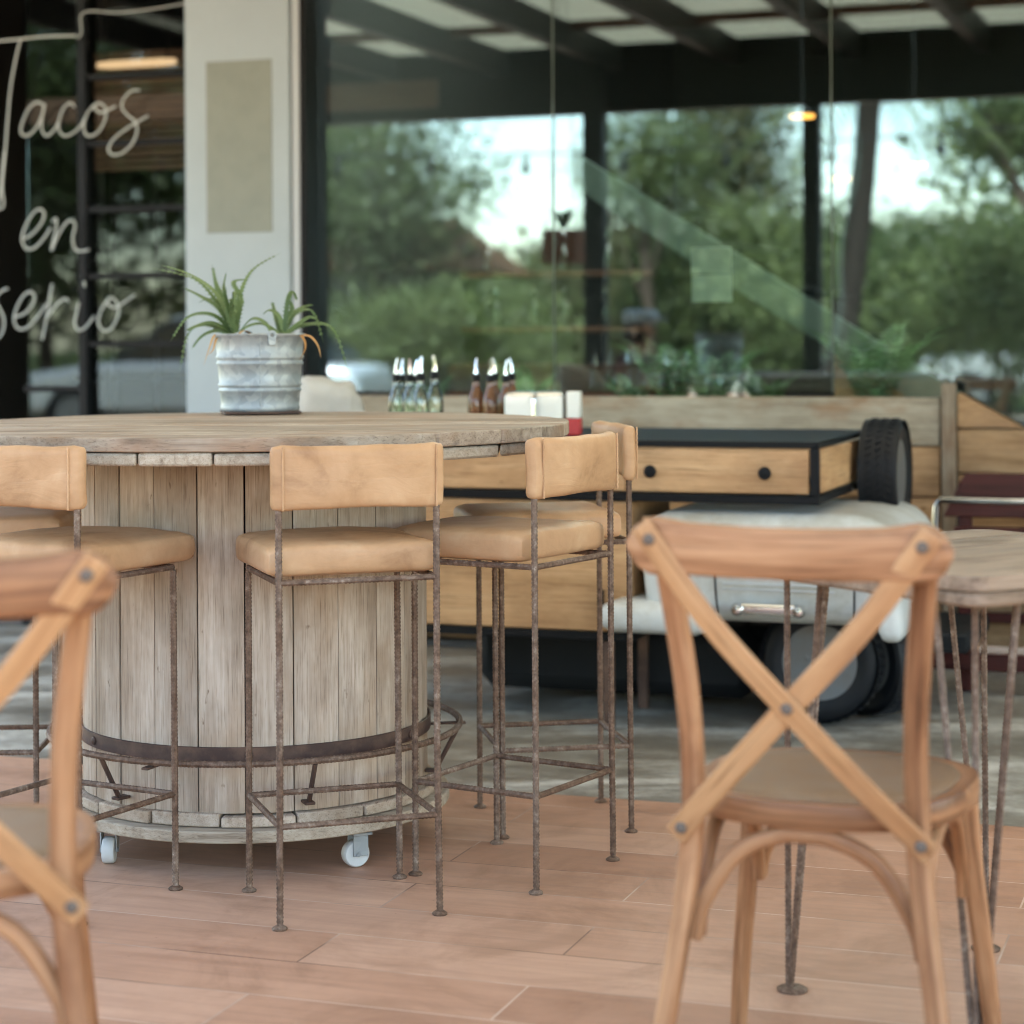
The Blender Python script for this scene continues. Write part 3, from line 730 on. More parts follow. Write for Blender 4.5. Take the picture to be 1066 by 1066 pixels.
# vintage white car under and behind the counter
ca0 = fa(655, 640, CB+.1)[0]
car = fac('vintage_car', 'white vintage microcar body under the drawer counter with its spare tyre upright at the back', 'car', ca0, CB-.10)
def cx(px, py, bb=.0): a, z = fa(px, py, CB-.10+bb); return a-ca0, z
x1, _ = cx(905, 640); _, zlow = cx(800, 655); _, zhi = cx(760, 537)
def bodyfn(x, y, z):
    k = (x+.40)/.80; z2 = z
    if z > 0: z2 = z*(1-.62*max(0, (k-.62)/.38)**2)*(1-.12*max(0, .3-k)/.3)
    y2 = y-(.05*(1-(z/.17)**2) if y < 0 else 0)
    return (x*(1+.05*(1-(z/.17)**2)), y2, z2)
L_ = (x1+.02)/2+.01
b = MB(); b.rbox((L_+.05, .45, (zlow+zhi)/2), (L_-.04, .36, (zhi-zlow)/2), .06, 18, lambda x, y, z: Vector(bodyfn(x*.40/L_, y, z))*1.0 if False else Vector((x*(1+.04*(1-(z/.17)**2)), y-(.05*(1-(z/.18)**2) if y < 0 else 0), z*(1-.42*max(0, (x/L_-.5)/.5)**2) if z > 0 else z)))
body = b.build('body', M['white_paint'], car, 60)
for kx in (-.35, .62):
    b = MB(); hz = (zhi-zlow)/2; q = []
    for i in range(13):
        z = -hz*.8+hz*1.5*i/12; zz_ = z*(1-.42*max(0, (kx-.5)/.5)**2) if z > 0 else z
        q.append((L_+.05+kx*L_*(1+.04*(1-(z/.17)**2)), .09-.05*(1-(z/.18)**2)-.001, (zlow+zhi)/2+zz_))
    b.tube(q, .0028, 6); b.build('door_seam', M['black'], car)
# front sill with flared wing on the left, seam lines and trim
b = MB(); xs, zs = cx(690, 645); b.rbox((xs-.03, .12, zs), (.16, .13, .045), .04, 8); b.build('wing', M['white_paint'], car, 60)
xh0, zh = cx(765, 633); xh1, _ = cx(838, 633)
for dz in (.05, .065):
    b = MB(); b.box(((xh0+xh1)/2+.02, .018, zh+dz), (xh1-xh0+.12, .006, .004), .001); b.build('trim_strip', M['alu'], car)
b = MB(); b.rbox(((xh0+xh1)/2, -.006, zh), ((xh1-xh0)/2, .018, .016), .008, 6)
for x in (xh0+.012, xh1-.012): b.lathe([(0, 0), (.016, 0), (.018, .02), (.012, .032), (0, .034)], 14, T(x, -.008, zh) @ RX(R(90)))
b.build('plate_lamp', M['chrome'], car, 50)
b = MB(); xw, zw = cx(928, 625); b.rbox((xw-.01, .10, zw), (.035, .12, .115), .03, 8, lambda x, y, z: Vector((x-.12*(z-.1)**2*4*(1 if z < .1 else 0)*-.4, y, z))); b.build('mudguard', M['white_paint'], car, 60)
b = MB(); b.box((.42, .86, .215), (1.0, .5, .06), .01); b.box((-.15, .75, .14), (.9, .5, .22), .05); b.build('chassis', M['black_dull'], car)
def tyre(parent, name, m, r=.19, w=.105):
    ro, h = r, w/2
    pf = [(r*.62, -h*.85), (r*.72, -h), (r*.86, -h), (r*.95, -h*.82), (r*.985, -h*.6)]
    for g in (-.36, -.12, .12, .36): pf += [(r, (g-.10)*w*1.2), (r, (g+.06)*w*1.2), (r*.988, (g+.07)*w*1.2), (r*.988, (g+.09)*w*1.2)]
    pf += [(r*.985, h*.6), (r*.95, h*.82), (r*.86, h), (r*.72, h), (r*.62, h*.85)]
    b = MB(); b.lathe(pf, 56, m)
    for i in range(44):   # tread blocks
        for sg in (-1, 0, 1):
            b.box((0, 0, 0), (.010, .005, w*.22), .001, 0, m @ RZ(2*math.pi*(i+.3*sg)/44) @ T(r-.001, 0, sg*w*.29) @ RX(.45 if sg == 0 else -sg*.4))
    t_ = b.build(name, M['rubber'], parent, 30)
    b = MB(); b.lathe([(r*.66, -h*.86), (r*.66, -h*.7), (r*.58, -h*.55), (r*.50, -h*.1), (r*.34, -h*.25), (r*.30, -h*.75), (r*.13, -h*.85), (r*.12, -h*.5), (0, -h*.5)], 40, m)
    b.lathe([(r*.66, h*.86), (r*.66, h*.7), (r*.58, h*.55), (r*.50, h*.1), (r*.34, h*.25), (r*.30, h*.75), (r*.13, h*.85), (r*.12, h*.5), (0, h*.5)], 40, m)
    for i in range(4): b.lathe([(.008, 0), (.008, -.006), (0, -.008)], 6, m @ RZ(i*math.pi/2) @ T(r*.22, 0, -h*.84))
    b.build('rim', M['rim'], t_, 40)
    return t_
xq, zq = cx(853, 668, .38)
tyre(car, 'wheel', T(xq, .42, .178) @ RX(R(-90)) @ RZ(.3), .175, .10)
xq2, _ = cx(905, 690, .45)
tyre(car, 'wheel', T(xq2, .58, .165) @ RZ(R(-35)) @ RX(R(-90)) @ RZ(.3), .16, .12)
# spare tyre on its bracket
xs, zs = cx(914, 496, .60)
tyre(car, 'spare_tyre', T(xs, .74, zs) @ RY(R(90)) @ RZ(.2), .165, .105)
b = MB(); b.tube(smoothpath([(xs-.16, .60, zhi-.12), (xs-.155, .56, zs-.06), (xs-.12, .55, zs-.03), (xs-.085, .62, zs-.04)], 6), .009, 8)
b.box((xs-.105, .74, zs-.14), (.03, .10, .05), .003); b.build('spare_bracket', M['white_plastic'], car)
b = MB(); b.tube([(xs-.30, .74, zs-.09), (xs-.02, .74, zs-.02)], .014, 8); b.build('spare_axle', M['galv'], car)

# ------------------------------------------------------------------ things on the counter
def on_counter(px, bb, py=450): a, _ = fa(px, py, CB+bb); return F(a, CB+bb, CT)
def make_bottle(mat, lab, h=.232, r=.0255):
    t = thing('oil_bottle', lab, 'bottle')
    b = MB(); b.lathe([(0, .003), (r-.003, .003), (r-.003, .001), (r, .004), (r, h*.42), (r*.86, h*.5), (r*.5, h*.60), (r*.44, h*.68), (r*.44, h*.70)], 18); b.build('glass_body', mat, t, 50)
    b = MB(); b.lathe([(0, h*.69), (r*.50, h*.69), (r*.54, h*.76), (r*.46, h*.79), (0, h*.80)], 14); b.build('stopper', M['black'], t)
    b = MB(); b.tube([(0, 0, h*.79), (0, 0, h*.88), (.007, 0, h)], .005, 8, rs=[.0065, .005, .0038]); b.build('pourer', M['chrome'], t)
    return t
bt = make_bottle(M['bottle_clear'], 'x'); GC = 'clear oil bottles on the drawer counter'
for i, (px, bb, k) in enumerate(((413, .30, 1), (419, .42, .98), (427, .26, 1.0), (433, .40, .97), (438, .24, 1.02), (453, .34, 1.04))):
    o = bt if i == 0 else copy_tree(bt)
    place(o, on_counter(px, bb), rng.uniform(0, 6), 'clear pourer bottle in the huddled cluster of clear bottles, behind the spool table' if i < 5 else 'clear pourer bottle standing a little apart at the right end of the clear cluster', GC); o.scale = (k, k, k)
ba = make_bottle(M['bottle_amber'], 'x', .232, .026); GA = 'amber sauce bottles on the drawer counter'
for i, (px, bb, k, lab) in enumerate(((496, .30, 1.0, 'amber sauce bottle with pourer standing alone left of the amber group'), (511, .28, .99, 'amber sauce bottle with pourer, one of the tight pair in the middle'),
                                  (515, .44, 1.0, 'amber sauce bottle with pourer, one of the tight pair in the middle'), (527, .40, .97, 'amber sauce bottle with pourer just behind the left napkin dispenser'), (533, .52, .99, 'amber sauce bottle with pourer farthest back behind the two dispensers'))):
    o = ba if i == 0 else copy_tree(ba)
    place(o, on_counter(px, bb), rng.uniform(0, 6), lab, GA); o.scale = (k, k, k)
def dispenser(px, bb, rot, lab):
    p = on_counter(px, bb); t = thing('napkin_dispenser', lab, 'napkin dispenser', p, FROT+R(rot), 'napkin dispensers on the drawer counter')
    b = MB(); b.rbox((0, 0, .067), (.052, .045, .065), .02, 8); b.build('case', M['chrome'], t, 60)
    b = MB(); b.rbox((0, -.0455, .065), (.043, .004, .055), .003, 4); b.build('napkins', M['paper'], t, 60)
dispenser(545, .22, 0, 'chrome napkin dispenser with white napkins, left one beside the amber bottles'); dispenser(571, .26, 18, 'chrome napkin dispenser with rounded top, turned toward the bar stools on the right')
bx = thing('napkin_box', 'small white and red upright box at the right end of the condiments', 'box', on_counter(598, .26), FROT+R(10))
b = MB(); b.box((0, 0, .092), (.04, .06, .08), .003); b.build('white_half', M['paper'], bx)
b = MB(); b.box((0, 0, .026), (.041, .061, .051), .003); b.build('red_half', M['red'], bx)
rk = thing('white_rock', 'rough white decorative rock at the left end of the drawer counter', 'rock', on_counter(345, .18))
def rockfn(x, y, z):
    p = Vector((x, y, z)); n = noise.noise(p*9+Vector((3, 1, 7))); m = noise.noise(p*24); return (x*(1+.35*n)+.012*m, y*(1+.3*n), z*(1+.35*n)+.012*m+.02*x/.1*-.6)
b = MB(); b.rbox((0, 0, .082), (.098, .08, .075), .05, 14, rockfn); b.build('stone', M['rock'], rk, 25)

# ------------------------------------------------------------------ shop front
a_l, a_r = -5.2, 5.2
A = lambda px, py=300, bb=0.0: fa(px, py, bb)[0]
Z = lambda px, py, bb=0.0: fa(px, py, bb)[1]
p0, p1 = A(193, 300, -.06), A(302.5, 300, -.06)
pi_ = fac('pillar', 'pale grey plastered pillar between the lettered window and the glass front', 'pillar', (p0+p1)/2, .0)
pw = p1-p0
b = MB(); b.box((0, -.015, 1.62), (pw, .09, 3.24), .006); b.build('shaft', M['plaster'], pi_)
q0, q1, qz0, qz1 = A(215, 150, -.06), A(283, 150, -.06), Z(249, 242, -.06), Z(249, 63, -.06)
b = MB(); b.box(((q0+q1)/2-(p0+p1)/2, -.0605, (qz0+qz1)/2), (q1-q0, .004, qz1-qz0), .003); b.build('plaque', M['plaque'], pi_)
j = fac('window_frame', 'white aluminium and black window jamb right beside the grey pillar', 'window frame', p1, 0)
jw = A(312.5, 300, -.06)-p1
b = MB(); b.box((jw/2+.004, -.015, 2.02), (jw-.008, .085, 2.2), .004); b.build('white_jamb', M['alu'], j)
b = MB(); b.box((jw+.013, .06, 2.02), (.024, .235, 2.2), .003); b.build('black_jamb', M['black'], j)
# half wall of planks under the glass
zt_w = Z(800, 413, -.05)
hwall = fac('plank_wall', 'low wall of rough wooden planks under the glass front, pale board on top', 'wall', 0, 0)
aP = A(985, 430, -.06); w0 = p1+.02
zz = zt_w; b = MB(); hgt = .165
b.box(((w0+aP-.02)/2, -.02, zz-hgt/2), (aP-.02-w0, .10, hgt-.004), .004, 0); b.build('top_plank', M['pale_plank'], hwall)
zz -= hgt; k = 0
while zz > .12:
    h_ = min(rng.choice((.13, .15, .17)), zz-.08); cuts = [w0, w0+1.1+rng.uniform(0, .5), aP-.018] if k % 2 else [w0, w0+.7+rng.uniform(0, .4), w0+2+rng.uniform(0, .1), aP-.018]
    b = MB()
    for x0, x1_ in zip(cuts[:-1], cuts[1:]): b.box(((x0+x1_)/2, -.02+rng.uniform(-.004, .004), zz-h_/2), (x1_-x0-.004, .096, h_-.005), .003, 0)
    b.build('plank', M['plank_wood'], hwall); zz -= h_; k += 1
b = MB(); b.box((aP+.012, -.075, .085+(zt_w+.05-.085)/2), (.045, .05, zt_w-.04), .004, 2); b.build('post', M['post_wood'], hwall)
# right part: boards under a sloping top edge
sx0, sz0 = fa(985, 402, -.05); sx1, sz1 = fa(1066, 447, -.05); slope = (sz1-sz0)/(sx1-sx0); xr0 = aP+.038
line = lambda x: max(.30, sz0+slope*(x-sx0)); zz = .09; k = 0; xbend = sx0+(.30-sz0)/slope
while zz < line(xr0)-.01:
    z1_ = zz+(.15, .125, .16, .14)[k % 4]; k += 1; zt1 = z1_-.005
    if zt1 <= .30: p = [(xr0, zz), (a_r, zz), (a_r, zt1), (xr0, zt1)]
    else:
        xa_ = sx0+(max(zz, .30)-sz0)/slope if zz >= .30 else xbend; xt_ = max(xr0+.004, sx0+(zt1-sz0)/slope); zl = min(zt1, line(xr0))
        p = [(xr0, zz)]+([(a_r, zz), (a_r, .30)] if zz < .295 else [])+[(xa_, max(zz, .30))]+([(xt_, zt1), (xr0, zt1)] if line(xr0) > zt1+.002 else [(xr0, line(xr0))])
    n_ = len(p); dy = rng.uniform(-.004, .004); b = MB(); vs = [(x, -.068+dy, z) for x, z in p]+[(x, .026, z) for x, z in p]
    b.add(vs, [list(range(n_)), [n_+i for i in range(n_)]]+[[i, (i+1) % n_, n_+(i+1) % n_, n_+i] for i in range(n_)], vs); b.build('plank', M['plank_wood'], hwall, 30, .003); zz = z1_
# bare glass panels, butt jointed
cuts = [A(322), A(573.5), A(864.5), 3.35, a_r]
for i, (x0, x1_) in enumerate(zip(cuts[:-1], cuts[1:])):
    g = fac('glass_panel', ('large glass panel next to the pillar, mirroring blue sky and a dense tree', 'middle large glass panel mirroring the garden, ferns and a white notice behind it', 'glass panel above the dark red bench, mirroring a leaning palm', 'farthest glass panel outside the photo')[i], 'glass panel', (x0+x1_)/2, 0, 0, 'panels of the glass front')
    zb0 = .29 if x1_ > 2 else zt_w+.012
    b = MB(); b.box((0, .04, (zb0+3.1)/2), (x1_-x0-.005, .010, 3.1-zb0), .0015); b.build('pane', M['glass'], g)
    if i: 
        b = MB(); b.box((-(x1_-x0)/2, .04, (zt_w+.012+3.1)/2), (.0045, .0104, 3.1-zt_w-.013), .0005); b.build('glass_joint', M['stringer'], g)
# lettered window at the left
x0w, x1w = -4.6, p0-.003
lw_ = fac('lettered_window', 'dark steel framed window with horizontal bars behind white lettering', 'window', 0, 0)
b = MB(); b.box(((x0w+x1w)/2, .06, 1.93), (x1w-x0w, .008, 2.34), .001); b.build('pane', M['glass_dark'], lw_)
xv = A(87, 200, .03); b = MB()
b.box((xv, .035, 1.93), (.038, .04, 2.34), .003, 2)
for py in (78, 148, 217, 287, 358): b.box(((xv+.019+x1w)/2, .037, Z(140, py, .03)), (x1w-xv-.021, .03, .022), .002)
z4 = Z(40, 405, .03); b.box(((x0w+xv)/2-.01, .037, z4), (xv-x0w-.02, .03, .022), .002)
b.box((xv-1.35, .035, 1.93), (.038, .04, 2.34), .003, 2); b.box(((x0w+x1w)/2, .036, .785), (x1w-x0w, .06, .05), .003); b.box(((x0w+x1w)/2, .036, 3.12), (x1w-x0w, .06, .06), .003)
b.build('frame', M['black'], lw_)
b = MB(); b.box(((x0w+x1w)/2, .04, .38), (x1w-x0w, .09, .755), .004); b.build('kick_panel', M['black_dull'], lw_)
# white hand-lettered sign
sg_ = fac('letter_sign', 'white handwritten tube lettering reading Tacos en serio on the dark window', 'sign', A(80, 190, -.02), -.02)
sa = A(80, 190, -.02); q = 2.4242
def stroke(b, zp, r=.0042, k=7):
    pts = []
    for x, y in zp: a, z = fa(x/q, y/q, -.02); pts.append((a-sa, 0, z))
    b.tube(smoothpath(pts, k), r, 8)
LET = {
 'letter_T': [[(-70, 118), (-20, 106), (45, 99), (120, 92), (192, 90)], [(52, 100), (38, 160), (25, 240), (14, 380), (6, 470), (10, 512), (4, 526), (-6, 522), (2, 480), (12, 380)]],
 'letter_a': [[(110, 264), (92, 258), (72, 276), (56, 312), (54, 336), (70, 342), (92, 322), (108, 288), (113, 262), (106, 300), (106, 328), (118, 343), (135, 330), (148, 310)]],
 'letter_c': [[(188, 270), (178, 260), (162, 272), (150, 302), (150, 330), (164, 343), (185, 335), (205, 316), (215, 296)]],
 'letter_o': [[(240, 264), (222, 284), (212, 314), (216, 338), (232, 343), (252, 328), (266, 300), (266, 272), (250, 260), (238, 268), (252, 284), (276, 276), (292, 268)]],
 'letter_s': [[(352, 228), (332, 230), (312, 250), (308, 272), (322, 290), (340, 306), (346, 330), (334, 362), (308, 386), (284, 390), (274, 376), (288, 350), (324, 322), (374, 292)]],
 'letter_e': [[(60, 602), (82, 590), (104, 564), (112, 540), (102, 528), (84, 538), (64, 572), (56, 604), (66, 627), (88, 625), (112, 600), (128, 574)]],
 'letter_n': [[(132, 560), (142, 552), (141, 580), (130, 632), (146, 596), (166, 564), (182, 556), (190, 570), (184, 600), (190, 628), (206, 634), (224, 630)]],
 'letter_s_small': [[(20, 728), (2, 736), (-10, 756), (0, 780), (10, 804), (8, 834), (-8, 856), (-30, 860)]],
 'letter_e_small': [[(38, 800), (60, 792), (80, 772), (88, 750), (78, 737), (60, 746), (42, 778), (36, 808), (46, 829), (66, 828), (92, 804), (118, 766)]],
 'letter_r': [[(132, 716), (126, 750), (118, 800), (107, 857)], [(116, 806), (132, 782), (150, 762), (166, 754), (173, 762)]],
 'letter_i': [[(199, 764), (193, 792), (189, 816), (198, 833), (216, 826), (238, 798)], [(212, 710), (213, 716), (214, 724)]],
 'letter_o_small': [[(274, 756), (258, 778), (248, 808), (256, 830), (272, 834), (290, 816), (300, 784), (292, 758), (278, 752), (270, 764), (290, 776), (318, 760), (340, 744)]]}
for n_, ss in LET.items():
    b = MB()
    for s_ in ss: stroke(b, s_)
    b.build(n_.replace('_small', ''), M['letter'], sg_, 60)
b = MB(); stroke(b, [(196, 96), (206, 80), (204, 40), (230, 28), (300, 32), (400, 20), (470, 8)], .0028); b.build('cable', M['letter'], sg_)

# building shell behind the front
bd = fac('restaurant_building', 'dark restaurant room behind the glass front', 'building', 0, 0)
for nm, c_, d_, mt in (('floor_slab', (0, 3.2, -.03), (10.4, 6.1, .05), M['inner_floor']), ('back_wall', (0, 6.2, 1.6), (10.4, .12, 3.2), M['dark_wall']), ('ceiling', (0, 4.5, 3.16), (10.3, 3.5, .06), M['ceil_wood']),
                       ('side_wall', (a_l, 3.2, 1.6), (.12, 6.1, 3.2), M['dark_wall']), ('side_wall', (a_r+.07, 3.2, 1.6), (.12, 6.1, 3.2), M['dark_wall']), ('roof', (0, 4.55, 3.34), (10.9, 3.9, .14), M['dark_wall']), ('added_skylight', (1.2, 1.0, 3.34), (8.4, 1.8, .02), M['milky']), ('roof', (1.2, 2.25, 3.34), (8.4, .68, .14), M['dark_wall']), ('roof', (-4.25, 1.3, 3.34), (2.4, 2.55, .14), M['dark_wall']), ('shade_partition', ((p0+p1)/2, 3.2, 1.55), (.1, 6.0, 3.1), M['dark_wall']), ('fascia', (0, .02, 3.19), (10.4, .12, .12), M['black'])):  # milky roof strip added to brighten inside, inner wall added to darken the left
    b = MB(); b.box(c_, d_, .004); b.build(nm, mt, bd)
# inside: steel columns, slatted panel, staircase, ferns, bottles, notice, planter, lamps, guest
IN = lambda px, py, bb: (A(px, py, bb), Z(px, py, bb))

sp = fac('slatted_panel', 'warm wooden slatted panel inside the lettered window', 'panel', IN(150, 120, .9)[0], .9)
zz0, zz1 = Z(150, 178, .9), Z(150, 52, .9)
b = MB(); n_ = 17
for i in range(n_): z = zz0+(zz1-zz0)*(i+.5)/n_; b.box((0.02, 0, z), (.52, .025, (zz1-zz0)/n_-.008), .003)
b.build('slats', M['slat_wood'], sp); b = MB()
for s in (-.22, .22): b.box((s, .03, 1.56), (.03, .03, 3.1), .002)
b.build('uprights', M['black'], sp)
fr = fac('inner_screen', 'black gridded steel screen standing inside behind the lettered window', 'screen', IN(120, 300, 1.3)[0], 1.3); b = MB()
for x in (-.75, -.35, 0, .22, .52): b.box((x, 0, 1.1), (.03, .03, 2.2), .002)
for z in (.5, .95, 1.35, 1.75, 2.19): b.box((-.1, .002, z), (1.35, .025, .025), .002)
b.build('grid', M['black'], fr)
stc = fac('staircase', 'inside staircase with grey green stringer and plank side rising to the left', 'staircase', 0, 1.15)
s0, s1 = IN(606, 165, .55), IN(1300, 606, .55); t0, t1 = IN(606, 199, .55), IN(1300, 596, .55)
(xa, za), (xb, zb_) = IN(606, 164, 1.15), IN(1290, 590, 1.15)
lw2 = Z(800, 280, 1.15)-Z(800, 318, 1.15)
b = MB(); b.add([(xa, 0, za), (xb, 0, zb_), (xb, 0, zb_-lw2), (xa, 0, za-lw2), (xa, .03, za), (xb, .03, zb_), (xb, .03, zb_-lw2), (xa, .03, za-lw2)], [[0, 1, 2, 3], [4, 5, 6, 7], [0, 1, 5, 4], [1, 2, 6, 5], [2, 3, 7, 6], [3, 0, 4, 7]]); b.build('stringer', M['stringer'], stc)
b = MB(); sl = (zb_-za)/(xb-xa); xs0 = IN(868, 400, 1.17)[0]; z = .3
top = lambda x: za-lw2-.004+sl*(x-xa)
while z < top(xs0):
    h_ = .14; z1_ = z+h_-.005; xe0 = xs0; xt = xa+(z1_-(za-lw2-.004))/sl; xbm = xa+(z-(za-lw2-.004))/sl
    p = [(xs0, z), (min(xb, xbm), z), (min(xb, xt), z1_), (xs0, z1_)] if xt > xs0+.02 else [(xs0, z), (xbm, z), (xs0, top(xs0))]
    n_ = len(p); vs = [(x, .022, zz_) for x, zz_ in p]+[(x, .05, zz_) for x, zz_ in p]
    b.add(vs, [list(range(n_)), [n_+i for i in range(n_)]]+[[i, (i+1) % n_, n_+(i+1) % n_, n_+i] for i in range(n_)], vs); z += h_
b.build('side_panel', M['plank_wood'], stc)
for i in range(9):
    x = xb-.25-i*.30
    if x > xa+.1: b = MB(); b.box((x, .5, top(x)+lw2-.05), (.29, .9, .035), .003, 1); b.build('tread', M['black'], stc)
# fern planter behind the low wall
pt = fac('fern_planter', 'long dark trough of soil behind the plank wall, filled with ferns', 'planter', 0, .30)
b = MB(); xa_, xb_ = A(350), A(1000); b.box(((xa_+xb_)/2, 0, .40), (xb_-xa_, .34, .78), .006); b.build('trough', M['plank_wood'], pt)
b = MB(); b.box(((xa_+xb_)/2, 0, .80), (xb_-xa_-.05, .29, .02), .004); b.build('soil', M['soil'], pt)
def blade(b, p, t, s, L, w, rnd):
    e = p+t*L; m = p.lerp(e, .45); s = s*w
    b.add([p, m+s, e, m-s], [[0, 1, 2], [0, 2, 3]], None, rnd)
def fern(loc, h, nf, lab, seed, spread=.8, name='fern'):
    r = random.Random(seed); t = thing(name, lab, 'fern', loc, 0, 'ferns behind the low wall'); b = MB()
    for i in range(nf):
        az = 2*math.pi*i/nf+r.uniform(-.3, .3); L = h*r.uniform(.7, 1.15); d = Vector((math.cos(az), math.sin(az), 0)); k = 16; pts = []
        for j in range(k+1):
            u = j/k; pts.append(d*(L*spread*.6*u**1.3)+Vector((0, 0, L*(u-.42*u**2.2))))
        b.tube(pts[::2], .0015, 4, rnd=.2)
        sd = Vector((-d.y, d.x, 0))
        for j in range(2, k):
            tg = (pts[j+1]-pts[j]).normalized(); wl = .085*h/.45*math.sin(math.pi*min(1, (j+1.5)/k))**.8*(1-.6*j/k)
            for sgn in (-1, 1): blade(b, pts[j], (sd*sgn+tg*.5+Vector((0, 0, -.15))).normalized(), tg, wl, .0075, r.random())
    b.build('fronds', M['fern'], t)
for i, (px, h, nf, lab) in enumerate(((908, .56, 20, 'full bright fern behind the glass just right of the last joint'), (745, .42, 14, 'fern behind the middle glass panel below the white notice'), (695, .52, 10, 'tall loose fern left of the white notice, behind the glass'), (800, .32, 12, 'small fern low behind the middle glass near its right joint'),
                                  (545, .36, 9, 'grassy fern behind the first glass joint, above the dispensers'), (450, .28, 8, 'faint fern behind the clear bottles and the first glass panel'), (655, .28, 11, 'small dark fern right of the mirrored thick roof post'))):
    fern(F(A(px, 400, .3), .30+.04*(-1)**i, .81), h, nf, lab, 40+i)
# back bar with bottles and an inner counter
bb_ = fac('back_bar', 'dark wooden bar shelf with bottles deep inside the room', 'shelf', IN(530, 350, 2.2)[0], 2.2)
b = MB(); b.box((0, 0, .5), (1.9, .4, 1.0), .005); b.build('cupboard', M['ceil_wood'], bb_)
for z in (1.16, 1.42): b = MB(); b.box((0, .08, z), (1.3, .2, .025), .003); b.build('shelf_board', M['ceil_wood'], bb_)
b = MB()
for x in (-.62, .62): b.box((x, .10, 1.25), (.03, .16, .5), .002)
b.build('shelf_sides', M['black'], bb_)
bb0 = make_bottle(M['bottle_clear'], 'x', .2, .026); first = True; bc = F(IN(530, 350, 2.2)[0], 2.2, 0)
for i in range(12):
    o = bb0 if first else copy_tree(bb0); first = False; sh = i // 6
    place(o, bc+U*(-.5+.19*(i % 6)+rng.uniform(-.03, .03))+N*.08+Vector((0, 0, (1.173, 1.433)[sh])), rng.uniform(0, 6), ('pale bottle on the lower shelf of the bar inside the room', 'pale bottle on the upper shelf of the bar inside the room')[sh], 'bottles on the inner bar shelf')
ic = fac('inner_table', 'inside table holding white bottles, behind the middle glass panel', 'table', IN(745, 390, 1.2)[0], 1.2)
b = MB(); b.box((0, 0, .83), (.66, .5, .03), .004); b.build('table_top', M['cart_wood'], ic); b = MB()
for x in (-.29, .29):
    for y in (-.2, .2): b.box((x, y, .407), (.04, .04, .814), .003)
b.build('legs', M['black'], ic)
wb0 = None
for i, px in enumerate((722, 763, 779)):
    p = F(IN(px, 380, 1.15)[0], 1.15, .846)
    if wb0 is None:
        wb0 = thing('white_bottle', 'x', 'bottle'); b = MB(); b.lathe([(0, 0), (.024, 0), (.026, .004), (.026, .085), (.012, .115), (.011, .15), (0, .15)], 16); b.build('bottle_body', M['white_plastic'], wb0); b = MB(); b.lathe([(.013, .146), (.013, .17), (0, .172)], 12); b.build('cap', M['chrome'], wb0); o = wb0
    else: o = copy_tree(wb0)
    place(o, p, 0, ('white bottle standing alone on the inside table, left of the pair', 'white bottle on the inside table, left of the close pair', 'white bottle on the inside table, nearest the slim dark post')[i], 'white bottles on the inside table')
nx0, nz0 = IN(718, 315, .03); nx1, nz1 = IN(760, 255, .03)
nt = fac('paper_notice', 'blank white paper notice of two sheets taped inside the middle glass', 'notice', (nx0+nx1)/2, .0505); b = MB()
b.box((0, 0, nz1-(nz1-nz0)*.26), (nx1-nx0, .0015, (nz1-nz0)*.46), .0004); b.box((.002, 0, nz0+(nz1-nz0)*.25), (nx1-nx0, .0015, (nz1-nz0)*.48), .0004); b.build('sheets', M['paper'], nt)
hx_, hz_ = IN(582, 256, 3.2)
hp = fac('hanging_planter', 'terracotta box hanging by wires from the terrace roof, mirrored at the first glass joint', 'planter', hx_, -3.2, hz_-.09)
b = MB(); b.prism([(-.09, -.09), (.09, -.09), (.09, .09), (-.09, .09)], 0, .175); b.build('box', M['terracotta'], hp, bevel=.006); b = MB()
for s in (-.08, .08): b.tube([(s, 0, .175), (s*.2, 0, 2.93-hz_+.09)], .002, 5)
b.build('wires', M['black'], hp)
fern(F(hx_, -3.2, hz_+.08), .2, 9, 'tuft of fern growing in the hanging terracotta box', 77)
def pend(px, py, bb, lab):
    x, z = IN(px, py, bb); t = fac('pendant_lamp', lab, 'lamp', x, bb, z, 'lit pendant lamps'); b = MB(); b.lathe([(0, 0), (.05, 0), (.055, .012), (.03, .022), (0, .03)], 20); b.build('lamp_glow', M['lamp'], t)
    b = MB(); b.tube([(0, 0, .03), (0, 0, 3.12-z)], .004, 6); b.lathe([(.058, .016), (.03, .045), (.012, .06)], 20); b.build('cord_and_cap', M['black'], t)
pend(835, 123, 1.6, 'lit orange pendant lamp at the top of the slim dark post'); pend(952, 174, 2.0, 'lit orange pendant lamp beside the leaning palm trunk'); pend(875, 188, 3.4, 'tiny lit orange lamp deeper inside, left of the palm fronds')
tl = fac('added_tube_lamp', 'added warm tube lamp glowing above the slatted panel behind the lettered window', 'lamp', IN(142, 66, .84)[0], .84, IN(142, 66, .84)[1]); b = MB(); b.rbox((0, 0, 0), (.19, .02, .017), .015, 6); b.build('lamp_tube', M['added_lamp'], tl)  # lamp added to give the warm glow above the slats
b = MB()
for x in (-.15, .15): b.tube([(x, 0, .017), (x, 0, 3.13-tl.location.z)], .004, 6)
b.build('hanging_rods', M['black'], tl)

